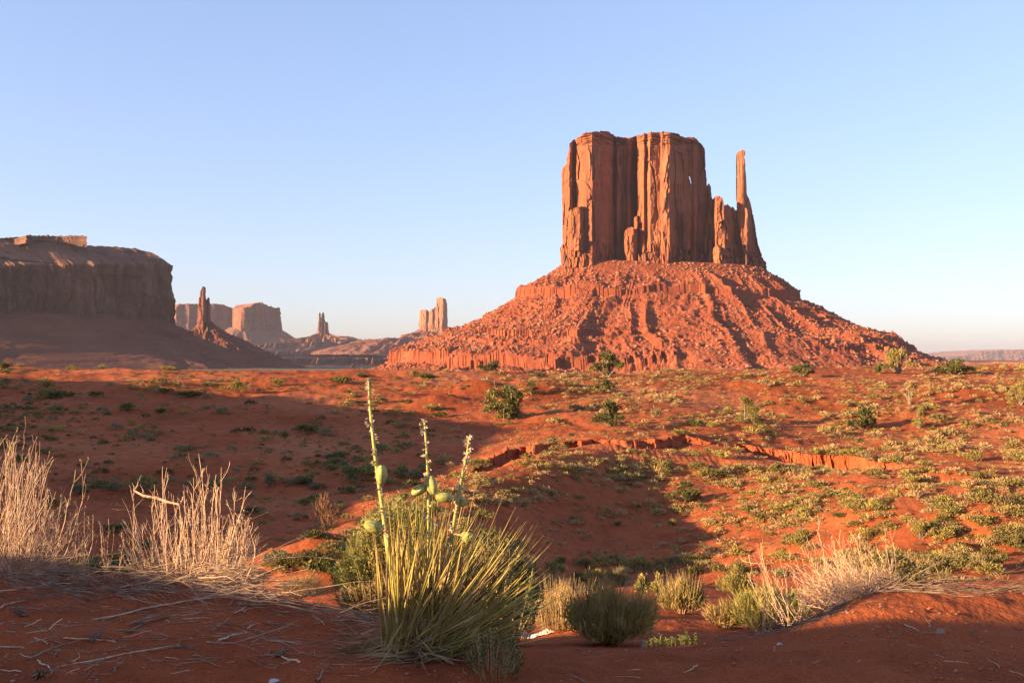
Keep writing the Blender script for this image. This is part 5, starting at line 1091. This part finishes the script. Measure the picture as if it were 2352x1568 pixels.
stalk([(1010, 1400, 0), (1030, 1280, 0), (1045, 1190, 0), (1060, 1100, 0), (1072, 1050, 0), (1078, 1005, 0)], .0135, 83, [(1020, 1142, -.05, -1, -.1, .095, .029), (1058, 1152, .03, 1, .3, .08, .027), (1076, 1234, -.05, 1, .35, .09, .03)], (.12, 64))
stalk([(912, 1430, -.1), (902, 1330, -.12), (890, 1240, -.14), (878, 1216, -.14)], .007, 84, [(858, 1209, -.16, -1, -.35, .105, .034)], (.95, 2))
def crumple():
    p = hit(1228, 1462); n = 34; r_ = np.random.RandomState(90); q = np.linspace(0, 1, n); A, B = np.meshgrid(q, q, indexing='ij')
    w = px_size(p, 104); x = (A - .5) * w + .02 * vn(A * 6, B * 6, 0, 91); y = (B - .5) * .20 + .02 * vn(A * 6, B * 6, 3, 92)
    z = .055 * np.abs(fbm(A * 4.5, B * 3, 0, 3, 93)) + .045 * np.exp(-((A - .1) / .12) ** 2) + .05 * np.exp(-((A - .88) / .12) ** 2) * (B > .3) - .0 * A
    z = z * (1 - .6 * np.abs(2 * B - 1) ** 3); X, Y_ = p[0] + x, p[1] + y - .04; Z = height(X, Y_) + z + .005 - .0
    me = mesh_np('plastic_sheet', np.stack([X, Y_, Z], -1).reshape(-1, 3), grid_faces(n, n)[:, ::-1], False); o = link('plastic_sheet', me, None, [M['plastic']]); tag(o, 'crumpled white plastic sheet caught on the sand at the right of the yucca', 'litter')
    md = o.modifiers.new('thick', 'SOLIDIFY'); md.thickness = .0015
crumple()
def stone(u, v, wpx, hpx, mat, label, seed, name='stone'):
    p = hit(u, v); V, Fc = blob(2, seed, .12); w, h = px_size(p, wpx) * .5, px_size(p, hpx) * .9
    V = V * np.array([w, w * .7, h]); o = link(name, mesh_np(name, V, Fc, False), None, [M[mat]]); o.location = (p[0], p[1], p[2] - h * .1); tag(o, label, 'stone' if name == 'stone' else 'litter')
stone(2158, 1452, 26, 13, 'pale_stone', 'pale triangular stone lying on the shaded sand at right', 3)
stone(1478, 1484, 26, 18, 'pale_stone', 'pinkish stone at the foot of the dark green bush', 4)
stone(1790, 1482, 16, 8, 'plastic', 'small white scrap on the sand lip beside the grey stem band', 5, 'paper_scrap')
stone(628, 1567, 30, 8, 'plastic', 'white scrap half cut by the bottom edge of the photo', 6, 'paper_scrap')

def pebbles():
    r_ = np.random.RandomState(95); n = 5200; u = r_.uniform(-20, 2380, n); Y = 4.7 + 2.1 * r_.rand(n); x = (u - 1176) / F * Y
    keep = (vn(x * 1.3, Y * 1.8, 0, 96) + .35 * (u > 1500) > r_.uniform(-.3, .8, n)); x, Y = x[keep], Y[keep]; z = height(x, Y); vs, fs, t = [], [], 0
    for i in range(len(x)):
        bv, bf = BL[r_.randint(8)]; s_ = .003 + .014 * r_.rand() ** 4; q = bv * np.array([s_, s_ * .9, s_ * .6]) + (x[i], Y[i], z[i] + s_ * .2); vs.append(q); fs.append(bf + t); t += len(q)
    o = link('pebbles', mesh_np('pebbles', np.concatenate(vs), np.concatenate(fs), False), None, [M['pebble']]); tag(o, kind='stuff')
pebbles()
#</VEG>

# ------------------------------------------------------------------ haze in the air
def haze():
    me = bpy.data.meshes.new('haze'); x, y0, y1, z0, z1 = 30500, -29500, 30500, -75, 380
    V = [(a, b, c) for c in (z0, z1) for a, b in ((-x, y0), (x, y0), (x, y1), (-x, y1))]
    me.from_pydata(V, [], [(3, 2, 1, 0), (4, 5, 6, 7), (0, 1, 5, 4), (1, 2, 6, 5), (2, 3, 7, 6), (3, 0, 4, 7)])
    m = bpy.data.materials.new('haze'); m.use_nodes = True; nt = m.node_tree; nt.nodes.remove(nt.nodes['Principled BSDF'])
    v = nt.nodes.new('ShaderNodeVolumePrincipled'); v.inputs['Color'].default_value = (0.50, 0.48, 0.60, 1); v.inputs['Density'].default_value = 3.0e-5
    v.inputs['Anisotropy'].default_value = 0.0
    nt.links.new(v.outputs[0], nt.nodes['Material Output'].inputs['Volume'])
    tag(link('haze', me, mats=[m]), kind='stuff')
haze()
